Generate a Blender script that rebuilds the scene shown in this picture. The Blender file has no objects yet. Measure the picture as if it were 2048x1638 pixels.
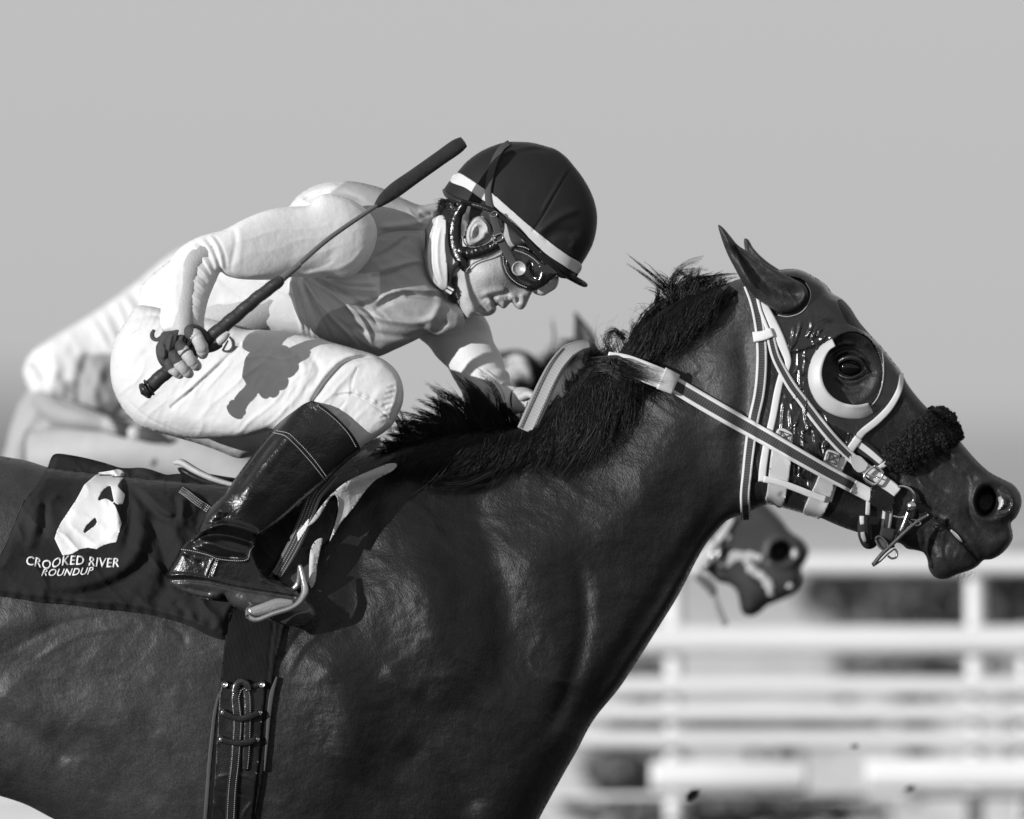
import bpy, math, random
import numpy as np
from mathutils import Vector
random.seed(7); RNG=np.random.RandomState(7)
SC=bpy.context.scene
# ------------------------------------------------------------------ camera, world, sun, exposure
S=0.0009; CZ=1.46; DIST=30.0; REF=-0.10
cam=bpy.data.cameras.new('camera'); camo=bpy.data.objects.new('camera',cam); SC.collection.objects.link(camo)
camo.location=(0,-DIST,CZ); camo.rotation_euler=(math.radians(90),0,0)
cam.sensor_width=36; cam.lens=36*(DIST+REF)/(2048*S); cam.shift_y=(1000-819)/2048.0; cam.clip_end=6000; cam.clip_start=1
cam.dof.use_dof=True; cam.dof.focus_distance=DIST-0.2; cam.dof.aperture_fstop=cam.lens/240.0
SC.camera=camo
SUN_EL=math.radians(9.5); SUN_AZ=math.radians(-133)   # measured from +Y clockwise: behind the camera, to the left
w=bpy.data.worlds.new('World'); SC.world=w; w.use_nodes=True; nt=w.node_tree; nt.nodes.clear()
sky=nt.nodes.new('ShaderNodeTexSky'); sky.sky_type='NISHITA'; sky.sun_disc=False
sky.sun_elevation=SUN_EL; sky.sun_rotation=SUN_AZ; sky.air_density=1.0; sky.dust_density=1.0
bw=nt.nodes.new('ShaderNodeRGBToBW'); bg=nt.nodes.new('ShaderNodeBackground'); wo=nt.nodes.new('ShaderNodeOutputWorld')
bg.inputs[1].default_value=0.12
pw=nt.nodes.new('ShaderNodeMath'); pw.operation='POWER'; pw.inputs[1].default_value=0.10
ml=nt.nodes.new('ShaderNodeMath'); ml.operation='MULTIPLY'; ml.inputs[1].default_value=3.84
nt.links.new(sky.outputs[0],bw.inputs[0]); nt.links.new(bw.outputs[0],pw.inputs[0]); nt.links.new(pw.outputs[0],ml.inputs[0]); nt.links.new(ml.outputs[0],bg.inputs[0]); nt.links.new(bg.outputs[0],wo.inputs[0])
sl=bpy.data.lights.new('sun','SUN'); sl.energy=4.6; sl.angle=math.radians(0.5); sl.color=(1,1,1)
so=bpy.data.objects.new('sun',sl); SC.collection.objects.link(so)
sd_=Vector((math.sin(SUN_AZ)*math.cos(SUN_EL),math.cos(SUN_AZ)*math.cos(SUN_EL),math.sin(SUN_EL)))
so.rotation_euler=(-sd_).to_track_quat('-Z','Y').to_euler(); so.location=(-8,-8,10)
SC.view_settings.view_transform='Standard'; SC.view_settings.look='None'; SC.view_settings.exposure=0.0; SC.view_settings.gamma=1
SC.render.engine='CYCLES'
# ------------------------------------------------------------------ helpers
def smooth(a,b,x):
    t=np.clip((x-a)/(b-a),0,1); return t*t*(3-2*t)
def spline(pts,closed=False,step=4.0):
    P=np.array(pts,float); n=len(P)
    if n==2 and not closed:
        k=max(2,int(np.hypot(*(P[1]-P[0])[:2])/step)+1); t=np.linspace(0,1,k)[:,None]; return P[0]*(1-t)+P[1]*t
    out=[]; rng=n if closed else n-1
    for i in range(rng):
        if closed: p0,p1,p2,p3=P[(i-1)%n],P[i],P[(i+1)%n],P[(i+2)%n]
        else: p0,p1,p2,p3=P[max(i-1,0)],P[i],P[i+1],P[min(i+2,n-1)]
        d01=max(1e-6,np.linalg.norm(p1-p0))**.5; d12=max(1e-6,np.linalg.norm(p2-p1))**.5; d23=max(1e-6,np.linalg.norm(p3-p2))**.5
        if np.allclose(p0,p1): m1=(p2-p1)
        else: m1=(p2-p1)+d12*((p1-p0)/d01-(p2-p0)/(d01+d12))
        if np.allclose(p2,p3): m2=(p2-p1)
        else: m2=(p2-p1)+d12*((p3-p2)/d23-(p3-p1)/(d12+d23))
        k=max(1,int(np.linalg.norm(p2-p1)/step)); t=(np.arange(k)/k)[:,None]
        out.append((2*t**3-3*t**2+1)*p1+(t**3-2*t**2+t)*m1+(-2*t**3+3*t**2)*p2+(t**3-t**2)*m2)
    if not closed: out.append(P[-1:])
    return np.concatenate(out)
def inside_pts(x,y,poly):
    r=np.zeros(x.shape,bool); n=len(poly)
    for i in range(n):
        x1,y1=poly[i][:2]; x2,y2=poly[(i+1)%n][:2]
        if y1==y2: continue
        c=((y1>y)!=(y2>y)); r^=c&(x<(x2-x1)*(y-y1)/(y2-y1)+x1)
    return r
def inside_tensor(xs,ys,poly):
    m=np.zeros((len(ys),len(xs)),bool); P=np.asarray(poly); A=P; B=np.roll(P,-1,0)
    for j,y in enumerate(ys):
        c=(A[:,1]>y)!=(B[:,1]>y)
        if not c.any(): continue
        a=A[c]; b=B[c]; X=np.sort((b[:,0]-a[:,0])*(y-a[:,1])/(b[:,1]-a[:,1])+a[:,0])
        m[j]=np.searchsorted(X,xs)%2==1
    return m
def dist_tensor(xs,ys,polys,band):
    D=np.full((len(ys),len(xs)),float(band)); NX=np.zeros_like(D); NY=np.zeros_like(D)
    for P in polys:
        P=np.asarray(P)
        for i in range(len(P)):
            a=P[i]; b=P[(i+1)%len(P)]
            i0,i1=np.searchsorted(xs,[min(a[0],b[0])-band,max(a[0],b[0])+band]); j0,j1=np.searchsorted(ys,[min(a[1],b[1])-band,max(a[1],b[1])+band])
            if i1<=i0 or j1<=j0: continue
            X,Y=np.meshgrid(xs[i0:i1],ys[j0:j1]); d=b-a; L=d@d+1e-12
            t=np.clip(((X-a[0])*d[0]+(Y-a[1])*d[1])/L,0,1); qx=a[0]+t*d[0]; qy=a[1]+t*d[1]
            r=np.hypot(X-qx,Y-qy); s=D[j0:j1,i0:i1]; k=r<s
            s[k]=r[k]; NX[j0:j1,i0:i1][k]=qx[k]; NY[j0:j1,i0:i1][k]=qy[k]
    return D,NX,NY
def dist_pts(x,y,P,closed=False,band=1e9):
    x=np.asarray(x,float); y=np.asarray(y,float); D=np.full(x.shape,1e9); T=np.zeros(x.shape); n=len(P); m=n if closed else n-1
    for i in range(m):
        a=P[i]; b=P[(i+1)%n]; dx,dy=b[0]-a[0],b[1]-a[1]; L=dx*dx+dy*dy+1e-12
        t=np.clip(((x-a[0])*dx+(y-a[1])*dy)/L,0,1); r=np.hypot(x-a[0]-t*dx,y-a[1]-t*dy); k=r<D
        D=np.where(k,r,D); T=np.where(k,(i+t)/m,T)
    return D,T
_ng=np.random.RandomState(3).rand(64,64)
def vnoise(x,y,sc,seed=0):
    X=np.asarray(x)/sc+seed*13.7; Y=np.asarray(y)/sc+seed*7.3; xi=np.floor(X).astype(int); yi=np.floor(Y).astype(int); fx=X-xi; fy=Y-yi
    fx=fx*fx*(3-2*fx); fy=fy*fy*(3-2*fy); g=lambda a,b:_ng[b%64,a%64]
    return (g(xi,yi)*(1-fx)+g(xi+1,yi)*fx)*(1-fy)+(g(xi,yi+1)*(1-fx)+g(xi+1,yi+1)*fx)*fy-0.5
def fbm(x,y,sc,seed=0): return vnoise(x,y,sc,seed)+.5*vnoise(x,y,sc/2,seed+1)+.25*vnoise(x,y,sc/4,seed+2)
def folds(ang,sc,st,amp,seed=0,pw=2.):
    ca,sa=math.cos(math.radians(ang)),math.sin(math.radians(ang))
    def f(x,y):
        u=(x*ca+y*sa)/st; v=-x*sa+y*ca; v=v+.5*sc*fbm(x,y,sc*3,seed+4); n=vnoise(u,v,sc,seed)*2
        return amp*(1-np.abs(n))**pw*(.35+1.3*np.clip(fbm(x,y,sc*4,seed+9)+.4,0,1))
    return f
def stroke(pts,wd,amp,taper=True,edge=0):
    P=spline(pts,False,6); lo=P.min(0)[:2]-3*wd; hi=P.max(0)[:2]+3*wd
    def f(x,y):
        o=np.zeros(np.shape(x)); k=(x>lo[0])&(x<hi[0])&(y>lo[1])&(y<hi[1])
        if k.any():
            d,t=dist_pts(x[k],y[k],P); v=amp*np.exp(-(d/wd)**2)
            if taper: v=v*np.minimum(1,np.minimum(t,1-t)*6+.0)
            o[k]=v
        return o
    return f
def blob(cx,cy,rx,ry,ang,amp,hard=0):
    ca,sa=math.cos(math.radians(ang)),math.sin(math.radians(ang))
    def f(x,y):
        u=((x-cx)*ca+(y-cy)*sa)/rx; v=(-(x-cx)*sa+(y-cy)*ca)/ry; q=np.sqrt(u*u+v*v)
        return amp*(1-smooth(1-hard,1+hard*.4,q)) if hard else amp*np.exp(-q*q)
    return f
def bil(G,x0,y0,c,x,y):
    fx=np.clip((x-x0)/c,0,G.shape[1]-1.001); fy=np.clip((y-y0)/c,0,G.shape[0]-1.001); i=fx.astype(int); j=fy.astype(int); u=fx-i; v=fy-j
    return (G[j,i]*(1-u)+G[j,i+1]*u)*(1-v)+(G[j+1,i]*(1-u)+G[j+1,i+1]*u)*v
def ctrl(L,sig=160.):
    if not isinstance(L,(list,tuple)): return lambda x,y:np.full(np.shape(x),float(L))
    A_=np.array([[q[0],q[1]] for q in L],float); v_=np.array([q[2] for q in L],float)
    def f(x,y):
        x=np.asarray(x,float); a=np.zeros(x.shape); b=np.full(x.shape,1e-14)
        for q in L:
            r=((x-q[0])**2+(y-q[1])**2)/sig**2; w_=np.exp(-r*.7)+.02/(1+r)**2; a+=w_*q[2]; b+=w_
        return a/b
    return f
class Surf:
    """closed volume grown from an outline (px units); depth d is in px too, negative towards the camera"""
    def __init__(s,outline,T,center=0,c=5.,relief=(),p=2.,step=4.,sym=False,raw=False,sig=160.,csig=160.):
        s.poly=np.array(outline,float) if raw else spline(outline,True,step)
        s.T=ctrl(T,sig); s.C=ctrl(center,csig); s.c=c; s.relief=list(relief); s.p=p; s.sym=sym
        lo=s.poly.min(0)-3*c; hi=s.poly.max(0)+3*c; s.x0,s.y0=lo
        xs=lo[0]+c*np.arange(int((hi[0]-lo[0])/c)+2); ys=lo[1]+c*np.arange(int((hi[1]-lo[1])/c)+2)
        m=inside_tensor(xs,ys,s.poly); band=7*c; D,_,_=dist_tensor(xs,ys,[s.poly],band)
        u=None
        for lev in (8,4,2,1):
            mm=m[::lev,::lev]; h=c*lev
            if min(mm.shape)<6: continue
            if u is None: u=np.zeros(mm.shape)
            else:
                v=np.repeat(np.repeat(u,2,0),2,1)[:mm.shape[0],:mm.shape[1]]; u=np.zeros(mm.shape); u[:v.shape[0],:v.shape[1]]=v
            u=u*mm
            for _ in range(160 if lev>1 else 90):
                n=np.zeros_like(u); n[1:-1,1:-1]=.25*(u[:-2,1:-1]+u[2:,1:-1]+u[1:-1,:-2]+u[1:-1,2:]+h*h); u=n*mm
        r=np.where(m,u/np.maximum(D,.6*c),0); wgt=(m&(D>.3*c)&(D<band)).astype(float); r=r*wgt
        for _ in range(5):
            for ax in (0,1):
                r=(np.roll(r,1,ax)+r+np.roll(r,-1,ax))/3; wgt=(np.roll(wgt,1,ax)+wgt+np.roll(wgt,-1,ax))/3
        s.R=r/np.maximum(wgt,1e-4); s.U=u; s.band=band
    def rel(s,x,y):
        o=np.zeros(np.shape(x))
        for f in s.relief: o=o+f(x,y)
        return o
    def _h(s,x,y,sd,wr=True):
        w_=smooth(2*s.c,5*s.c,sd); U=(1-w_)*bil(s.R,s.x0,s.y0,s.c,x,y)*np.maximum(sd,0)+w_*bil(s.U,s.x0,s.y0,s.c,x,y)
        h=np.sqrt(np.maximum(2*U,0)); T=s.T(x,y); h=h*T/(h**s.p+T**s.p)**(1/s.p)
        r=s.rel(x,y)*smooth(0,12,sd) if wr else 0
        return h,r
    def sdq(s,x,y):
        x=np.asarray(x,float); y=np.asarray(y,float); d,_=dist_pts(x,y,s.poly,True); return np.where(inside_pts(x,y,s.poly),d,-d)
    def front(s,x,y):
        x=np.atleast_1d(np.asarray(x,float)); y=np.atleast_1d(np.asarray(y,float)); sd=s.sdq(x,y)
        h,r=s._h(x,y,sd); return s.C(x,y)-np.where(sd>0,h+r,0)
    def lookup(s,cell=3.,box=None):
        lo=s.poly.min(0)-3*cell; hi=s.poly.max(0)+3*cell
        if box: lo=np.maximum(lo,box[:2]); hi=np.minimum(hi,box[2:])
        xs=np.arange(lo[0],hi[0],cell); ys=np.arange(lo[1],hi[1],cell); m=inside_tensor(xs,ys,s.poly); D,_,_=dist_tensor(xs,ys,[s.poly],s.band)
        X,Y=np.meshgrid(xs,ys); sd=np.where(m,D,-D).ravel(); x=X.ravel(); y=Y.ravel(); h,r=s._h(x,y,np.maximum(sd,0)); G=(s.C(x,y)-np.where(sd>0,h+r,0)).reshape(X.shape)
        return lambda a,b:bil(G,lo[0],lo[1],cell,np.atleast_1d(np.asarray(a,float)),np.atleast_1d(np.asarray(b,float)))
    def grid(s,cell=4.,xl=None,yl=None,sub=None):
        lo=s.poly.min(0)-2*cell; hi=s.poly.max(0)+2*cell
        def lines(a,b,sp):
            if sp is None: return np.arange(a,b+cell,cell)
            o=[a]
            while o[-1]<b:
                st=cell
                for (p,q,k) in sp:
                    if p<=o[-1]<q: st=k
                o.append(o[-1]+st)
            return np.array(o)
        xs=lines(lo[0],hi[0],xl); ys=lines(lo[1],hi[1],yl); return xs,ys
    def clipmesh(s,clip,cell=3.,colf=None,step=3.):
        P=spline(clip,True,step); lo=P.min(0)-2*cell; hi=P.max(0)+2*cell; xs=np.arange(lo[0],hi[0],cell); ys=np.arange(lo[1],hi[1],cell)
        m=inside_tensor(xs,ys,P); D,NX,NY=dist_tensor(xs,ys,[P],4*cell); X,Y=np.meshgrid(xs,ys); snap=snapmask(m,D,xs,ys)
        X=np.where(snap,NX,X); Y=np.where(snap,NY,Y); keep=m|snap; idx=-np.ones(X.shape,int); idx[keep]=np.arange(keep.sum()); x=X[keep]; y=Y[keep]
        Ds,_=dist_pts(x,y,s.poly,True); sd=np.where(inside_pts(x,y,s.poly),Ds,0); h,r=s._h(x,y,sd); c=s.C(x,y); h=np.where(sd>0,h,0); r=np.where(sd>0,r,0)
        n=len(x); V=np.concatenate([np.stack([x,y,c-h-r],1),np.stack([x,y,c+h+(r if s.sym else 0)],1)]); f=quads(idx); E=set()
        for q in f:
            for i in range(len(q)): E.add((q[i],q[(i+1)%len(q)]))
        F=f+[tuple(n+k for k in reversed(q)) for q in f]+[(b,a,n+a,n+b) for a,b in E if (b,a) not in E]
        return V,F,(colf(V[:,0],V[:,1],V[:,2]) if colf is not None else None)
    def mesh(s,cell=4.,xl=None,yl=None,colf=None,reliefback=None,plane=0.):
        xs,ys=s.grid(cell,xl,yl); m=inside_tensor(xs,ys,s.poly); D,NX,NY=dist_tensor(xs,ys,[s.poly],s.band)
        X,Y=np.meshgrid(xs,ys); snap=snapmask(m,D,xs,ys); X=np.where(snap,NX,X); Y=np.where(snap,NY,Y); keep=m|snap
        sd=np.where(snap,0,D); idx=-np.ones(X.shape,int); idx[keep]=np.arange(keep.sum())
        x=X[keep]; y=Y[keep]; q=sd[keep]; h,r=s._h(x,y,q); c=s.C(x,y); h=np.where(q<=0,0,h)
        F=c-h-np.where(q<=0,0,r); B=c+h+(np.where(q<=0,0,r) if s.sym else 0)
        nb=np.where(q>0)[0]; bidx=np.arange(len(x)); bidx[nb]=len(x)+np.arange(len(nb))
        V=np.concatenate([np.stack([x,y,F],1),np.stack([x[nb],y[nb],B[nb]],1)])
        faces=quads(idx,bidx); g=None
        if colf is not None: g=colf(V[:,0],V[:,1],V[:,2])
        return V,faces,g
def snapmask(m,D,xs,ys):
    cl=.53*np.maximum.outer(np.gradient(ys),np.gradient(xs)); o=np.zeros(m.shape,bool)
    for a,b in ((0,1),(1,0),(1,1),(1,-1)):
        for sg in (1,-1): o|=m!=np.roll(np.roll(m,a*sg,0),b*sg,1)
    return o&(D<cl)
def quads(idx,bidx=None):
    a=idx[:-1,:-1].ravel(); b=idx[:-1,1:].ravel(); c=idx[1:,1:].ravel(); d=idx[1:,:-1].ravel()
    Q=np.stack([a,d,c,b],1); cnt=(Q>=0).sum(1); fs=[]
    for q in Q[cnt==4]: fs.append(tuple(q))
    for q in Q[cnt==3]: fs.append(tuple(k for k in q if k>=0))
    if bidx is not None:
        n=len(fs)
        for i in range(n):
            f=fs[i]; g=tuple(int(bidx[k]) for k in reversed(f))
            if set(g)!=set(f): fs.append(g)
    return fs
def patch(poly,depthf,off=4.,cell=3.,holes=(),t=None,relief=(),raw=False,lift=None,mirror=False):
    P=np.array(poly,float) if raw else spline(poly,True,3.); H=[np.array(h,float) for h in holes]
    lo=P.min(0)-2*cell; hi=P.max(0)+2*cell; xs=np.arange(lo[0],hi[0],cell); ys=np.arange(lo[1],hi[1],cell)
    m=inside_tensor(xs,ys,P)
    for h in H: m&=~inside_tensor(xs,ys,h)
    D,NX,NY=dist_tensor(xs,ys,[P]+H,6*cell); X,Y=np.meshgrid(xs,ys); snap=snapmask(m,D,xs,ys)
    X=np.where(snap,NX,X); Y=np.where(snap,NY,Y); keep=m|snap; idx=-np.ones(X.shape,int); idx[keep]=np.arange(keep.sum())
    x=X[keep]; y=Y[keep]; sd=np.where(snap,0,D)[keep]; d=depthf(x,y)-off
    for f in relief: d=d-f(x,y)
    if lift is not None: d=d-lift(x,y,sd)
    V=np.stack([x,y,d],1); fs=quads(idx); used=np.zeros(len(V),bool)
    E={}
    for f in fs:
        for i in range(len(f)):
            used[f[i]]=True; e=(f[i],f[(i+1)%len(f)]); E[e]=1
    bd=[e for e in E if (e[1],e[0]) not in E]; t=off*.9 if t is None else t
    ring={}; L=V.tolist()
    for a,b in bd:
        for k in (a,b):
            if k not in ring: ring[k]=len(L); L.append([V[k,0],V[k,1],V[k,2]+t])
    for a,b in bd: fs.append((b,a,ring[a],ring[b]))
    V=np.array(L)
    if mirror:
        V2=V.copy(); n=len(V); V2[:,2]=-V2[:,2]; fs=fs+[tuple(n+k for k in reversed(f)) for f in fs]; V=np.concatenate([V,V2])
    return V,fs,None
def strap(pts,wid,depthf=None,off=4.,t=3.,edge=None,cen=None,step=4.,rib=0,lift=0,eu=.6,sm=3):
    """flat band; pts (x,y) or (x,y,d); wid number or list"""
    P0=np.array(pts,float); W_=np.full(len(P0),float(wid)) if np.isscalar(wid) else np.array(wid,float)
    P=spline(np.column_stack([P0,W_]),False,step); n=len(P); tg=np.gradient(P[:,:2],axis=0); tg/=np.linalg.norm(tg,axis=1)[:,None]+1e-9
    N=np.stack([-tg[:,1],tg[:,0]],1); us=np.array([-1,-1,-eu-.04,-eu+.04,0,eu-.04,eu+.04,1,1]); V=[];G=[]
    wv=P[:,-1]/2
    rows=[]
    for k,u in enumerate(us):
        x=P[:,0]+N[:,0]*wv*u; y=P[:,1]+N[:,1]*wv*u
        if P0.shape[1]==2: d=depthf(x,y)-off
        else: d=P[:,2].copy()
        rows.append([x,y,d])
    if P0.shape[1]==2:
        d=np.array([r[2] for r in rows]); dm=d.copy()
        for _ in range(sm):
            dd=dm.copy(); dd[:,1:-1]=(dm[:,:-2]+dm[:,1:-1]+dm[:,2:])/3; dm=np.minimum(dd,d+1)
        for k in range(len(us)): rows[k][2]=dm[k]
    for k,u in enumerate(us):
        x,y,d=rows[k]
        if k in (0,len(us)-1): d=d+t
        else: d=d-(1-u*u)*1.0+(rib*(np.arange(n)%2) if abs(u)<eu else 0)-lift
        V.append(np.stack([x,y,d],1)); 
        G.append(np.full(n,edge if edge is not None else .5) if not (abs(u)<eu and cen is not None) else cen*(1+(2.2 if cen<.1 else .25)*((np.arange(n)%2) if rib else np.full(n,.25))))
    V=np.concatenate(V); G=np.concatenate(G); fs=[]
    for k in range(len(us)-1):
        for i in range(n-1): fs.append((k*n+i,k*n+i+1,(k+1)*n+i+1,(k+1)*n+i))
    m=len(us)-1
    for i in range(n-1): fs.append((m*n+i,m*n+i+1,i+1,i))
    fs.append(tuple(k*n for k in range(len(us)))); fs.append(tuple(k*n+n-1 for k in reversed(range(len(us)))))
    return V,fs,G
def tube(pts,rad,sides=10,rz=None,step=4.,cap=True,fn=None,twist=0):
    """swept tube through (x,y,d); rad in-plane radius, rz radius in depth"""
    P0=np.array(pts,float); n0=len(P0); R=np.full(n0,float(rad)) if np.isscalar(rad) else np.array(rad,float)
    Z=R.copy() if rz is None else (np.full(n0,float(rz)) if np.isscalar(rz) else np.array(rz,float))
    P=spline(np.column_stack([P0,R,Z]),False,step); n=len(P); C=P[:,:3]; tg=np.gradient(C,axis=0); tg/=np.linalg.norm(tg,axis=1)[:,None]+1e-9
    dref=np.array([0,0,-1.]); A=np.cross(tg,dref); an=np.linalg.norm(A,axis=1)[:,None]
    A=np.where(an<.05,np.array([1.,0,0]),A/np.maximum(an,1e-6)); 
    for i in range(1,n):
        if A[i]@A[i-1]<0: A[i]*=-1
    Bv=np.cross(A,tg); V=[]; th=np.arange(sides)*2*math.pi/sides
    rr=np.maximum(P[:,3],.01); rz_=np.maximum(P[:,4],.01)
    for k in range(sides):
        m=1.0 if fn is None else fn(np.linspace(0,1,n),th[k])
        V.append(C+A*(rr*m*math.cos(th[k]))[:,None]+Bv*(rz_*m*math.sin(th[k]))[:,None])
    V=np.stack(V,1).reshape(-1,3); fs=[]
    for i in range(n-1):
        for k in range(sides): fs.append((i*sides+k,i*sides+(k+1)%sides,(i+1)*sides+(k+1)%sides,(i+1)*sides+k))
    if cap:
        L=V.tolist()
        for i,sg in ((0,-1),(n-1,1)):
            c=C[i]+tg[i]*sg*min(rr[i],rz_[i])*.35; L.append(list(c)); ci=len(L)-1
            for k in range(sides):
                a,b=i*sides+k,i*sides+(k+1)%sides; fs.append((a,b,ci) if sg<0 else (b,a,ci))
        V=np.array(L)
    return V,fs,None
def ellipsoid(c,r,seg=20,rings=12,ang=0,pw=1):
    V=[];fs=[]
    ca,sa=math.cos(math.radians(ang)),math.sin(math.radians(ang))
    for j in range(rings+1):
        ph=math.pi*j/rings
        for i in range(seg):
            th=2*math.pi*i/seg; x=r[0]*math.sin(ph)*math.cos(th); y=r[1]*math.sin(ph)*math.sin(th); z=-r[2]*math.cos(ph)
            V.append((c[0]+x*ca-y*sa,c[1]+x*sa+y*ca,c[2]+z))
    for j in range(rings):
        for i in range(seg): fs.append((j*seg+i,j*seg+(i+1)%seg,(j+1)*seg+(i+1)%seg,(j+1)*seg+i))
    return np.array(V),fs,None
def join(*ms):
    V=[];F=[];G=[];o=0; anyg=any(m[2] is not None for m in ms)
    for m in ms:
        V.append(m[0]); F+= [tuple(int(k)+o for k in f) for f in m[1]]; o+=len(m[0])
        G.append(m[2] if m[2] is not None else np.full(len(m[0]),.5))
    return np.concatenate(V),F,(np.concatenate(G) if anyg else None)
def setg(m,g): return m[0],m[1],np.full(len(m[0]),float(g))
def to_world(V,plane=0.):
    """px space -> metres on an upright plane 'plane' metres behind the subject"""
    k=(DIST+plane)/DIST; V=np.asarray(V,float); o=np.empty_like(V)
    o[:,0]=(V[:,0]-1024)*S*k; o[:,1]=V[:,2]*S*k+plane; o[:,2]=CZ+(1000-V[:,1])*S*k; return o
# ---- materials
MT={}
def M(name,g=.5,rough=.6,spec=.5,bump=None,bump2=None,var=None,var2=None,attr=False,coat=0,sheen=0,metal=0,stretch=None,trans=0,rvar=None,sss=0,cap=1.):
    if name in MT: return MT[name]
    m=bpy.data.materials.new(name); m.use_nodes=True; t=m.node_tree; b=t.nodes['Principled BSDF']; L=t.links.new
    b.inputs['Roughness'].default_value=rough; b.inputs['Specular IOR Level'].default_value=spec; b.inputs['Metallic'].default_value=metal
    b.inputs['Coat Weight'].default_value=coat; b.inputs['Coat Roughness'].default_value=.12; b.inputs['Sheen Weight'].default_value=sheen; b.inputs['Sheen Roughness'].default_value=.4
    if trans: b.inputs['Transmission Weight'].default_value=trans
    if sss: b.inputs['Subsurface Weight'].default_value=sss; b.inputs['Subsurface Radius'].default_value=(.006,.006,.006)
    tc=t.nodes.new('ShaderNodeTexCoord'); co=tc.outputs['Object']
    if stretch:
        mp=t.nodes.new('ShaderNodeMapping'); mp.inputs['Rotation'].default_value=(0,math.radians(stretch[1]),0); mp.inputs['Scale'].default_value=(1,1,1)
        L(co,mp.inputs[0]); mp2=t.nodes.new('ShaderNodeMapping'); mp2.inputs['Scale'].default_value=(1,1,stretch[0]); L(mp.outputs[0],mp2.inputs[0]); cs=mp2.outputs[0]
    else: cs=co
    def noise(sc,det=3,c=co):
        n=t.nodes.new('ShaderNodeTexNoise'); n.inputs['Scale'].default_value=sc; n.inputs['Detail'].default_value=det; L(c,n.inputs['Vector']); return n.outputs[0]
    def mth(op,a,bb):
        n=t.nodes.new('ShaderNodeMath'); n.operation=op
        for i,v in enumerate((a,bb)):
            if isinstance(v,(int,float)): n.inputs[i].default_value=v
            else: L(v,n.inputs[i])
        return n.outputs[0]
    if attr:
        a=t.nodes.new('ShaderNodeAttribute'); a.attribute_name='g'; val=a.outputs['Fac']
    else: val=g
    for q in (var,var2):
        if q: val=mth('MULTIPLY',val,mth('ADD',mth('MULTIPLY',noise(q[0],3,cs if len(q)>2 else co),2*q[1]),1-q[1]))
    if isinstance(val,(int,float)): b.inputs['Base Color'].default_value=(val,val,val,1)
    else: L(val,b.inputs['Base Color'])
    if rvar: L(mth('ADD',mth('MULTIPLY',noise(rvar[0]),rvar[1]),rough-rvar[1]*.5),b.inputs['Roughness'])
    nrm=None
    for q in (bump,bump2):
        if q:
            bn=t.nodes.new('ShaderNodeBump'); bn.inputs['Distance'].default_value=min(q[1],cap*(.16 if q[0]>500 else .24)/q[0]); bn.inputs['Strength'].default_value=1.0
            L(noise(q[0],4,cs if len(q)>2 else co),bn.inputs['Height'])
            if nrm: L(nrm,bn.inputs['Normal'])
            nrm=bn.outputs[0]
    if nrm: L(nrm,b.inputs['Normal'])
    MT[name]=m; return m
def empty(name,label,cat,at,plane=0.,group=None):
    o=bpy.data.objects.new(name,None); SC.collection.objects.link(o); o.empty_display_size=.1
    o.location=Vector(to_world(np.array([at],float),plane)[0]); o['label']=label; o['category']=cat
    if group: o['group']=group
    return o
def mk(name,m,mat,parent=None,label=None,cat=None,plane=0.,world=False,smoothf=True,kind=None,group=None,base=None):
    V,F,G=m; W=np.asarray(V,float) if world else to_world(V,plane)
    if parent is not None:
        off=Vector((0,0,0)); p=parent
        while p is not None: off=off+p.location; p=p.parent
    else: off=Vector(to_world(np.array([base],float),plane)[0]) if base is not None else Vector((0,0,0))
    W=W-np.array(off); me=bpy.data.meshes.new(name); me.from_pydata(W.tolist(),[],[tuple(int(k) for k in f) for f in F]); me.validate(); me.update()
    if smoothf: me.polygons.foreach_set('use_smooth',[True]*len(me.polygons))
    if G is not None:
        a=me.attributes.new('g','FLOAT','POINT'); a.data.foreach_set('value',np.asarray(G,dtype=np.float32))
    me.materials.append(mat); o=bpy.data.objects.new(name,me); SC.collection.objects.link(o)
    if parent is not None: o.parent=parent
    else: o.location=off
    if label: o['label']=label
    if cat: o['category']=cat
    if kind: o['kind']=kind
    if group: o['group']=group
    return o
def mks(name,ms,mat,parent,**k):
    for m in ms: mk(name,m,mat,parent,**k)
def softpoly(P,hi,lo,soft=1.2,raw=False):
    Q=np.array(P,float) if raw else spline(P,True,4)
    def f(x,y):
        d,_=dist_pts(x,y,Q,True); sd=np.where(inside_pts(x,y,Q),d,-d); w_=smooth(-soft,soft,sd); return lo*(1-w_)+hi*w_
    return f
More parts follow.
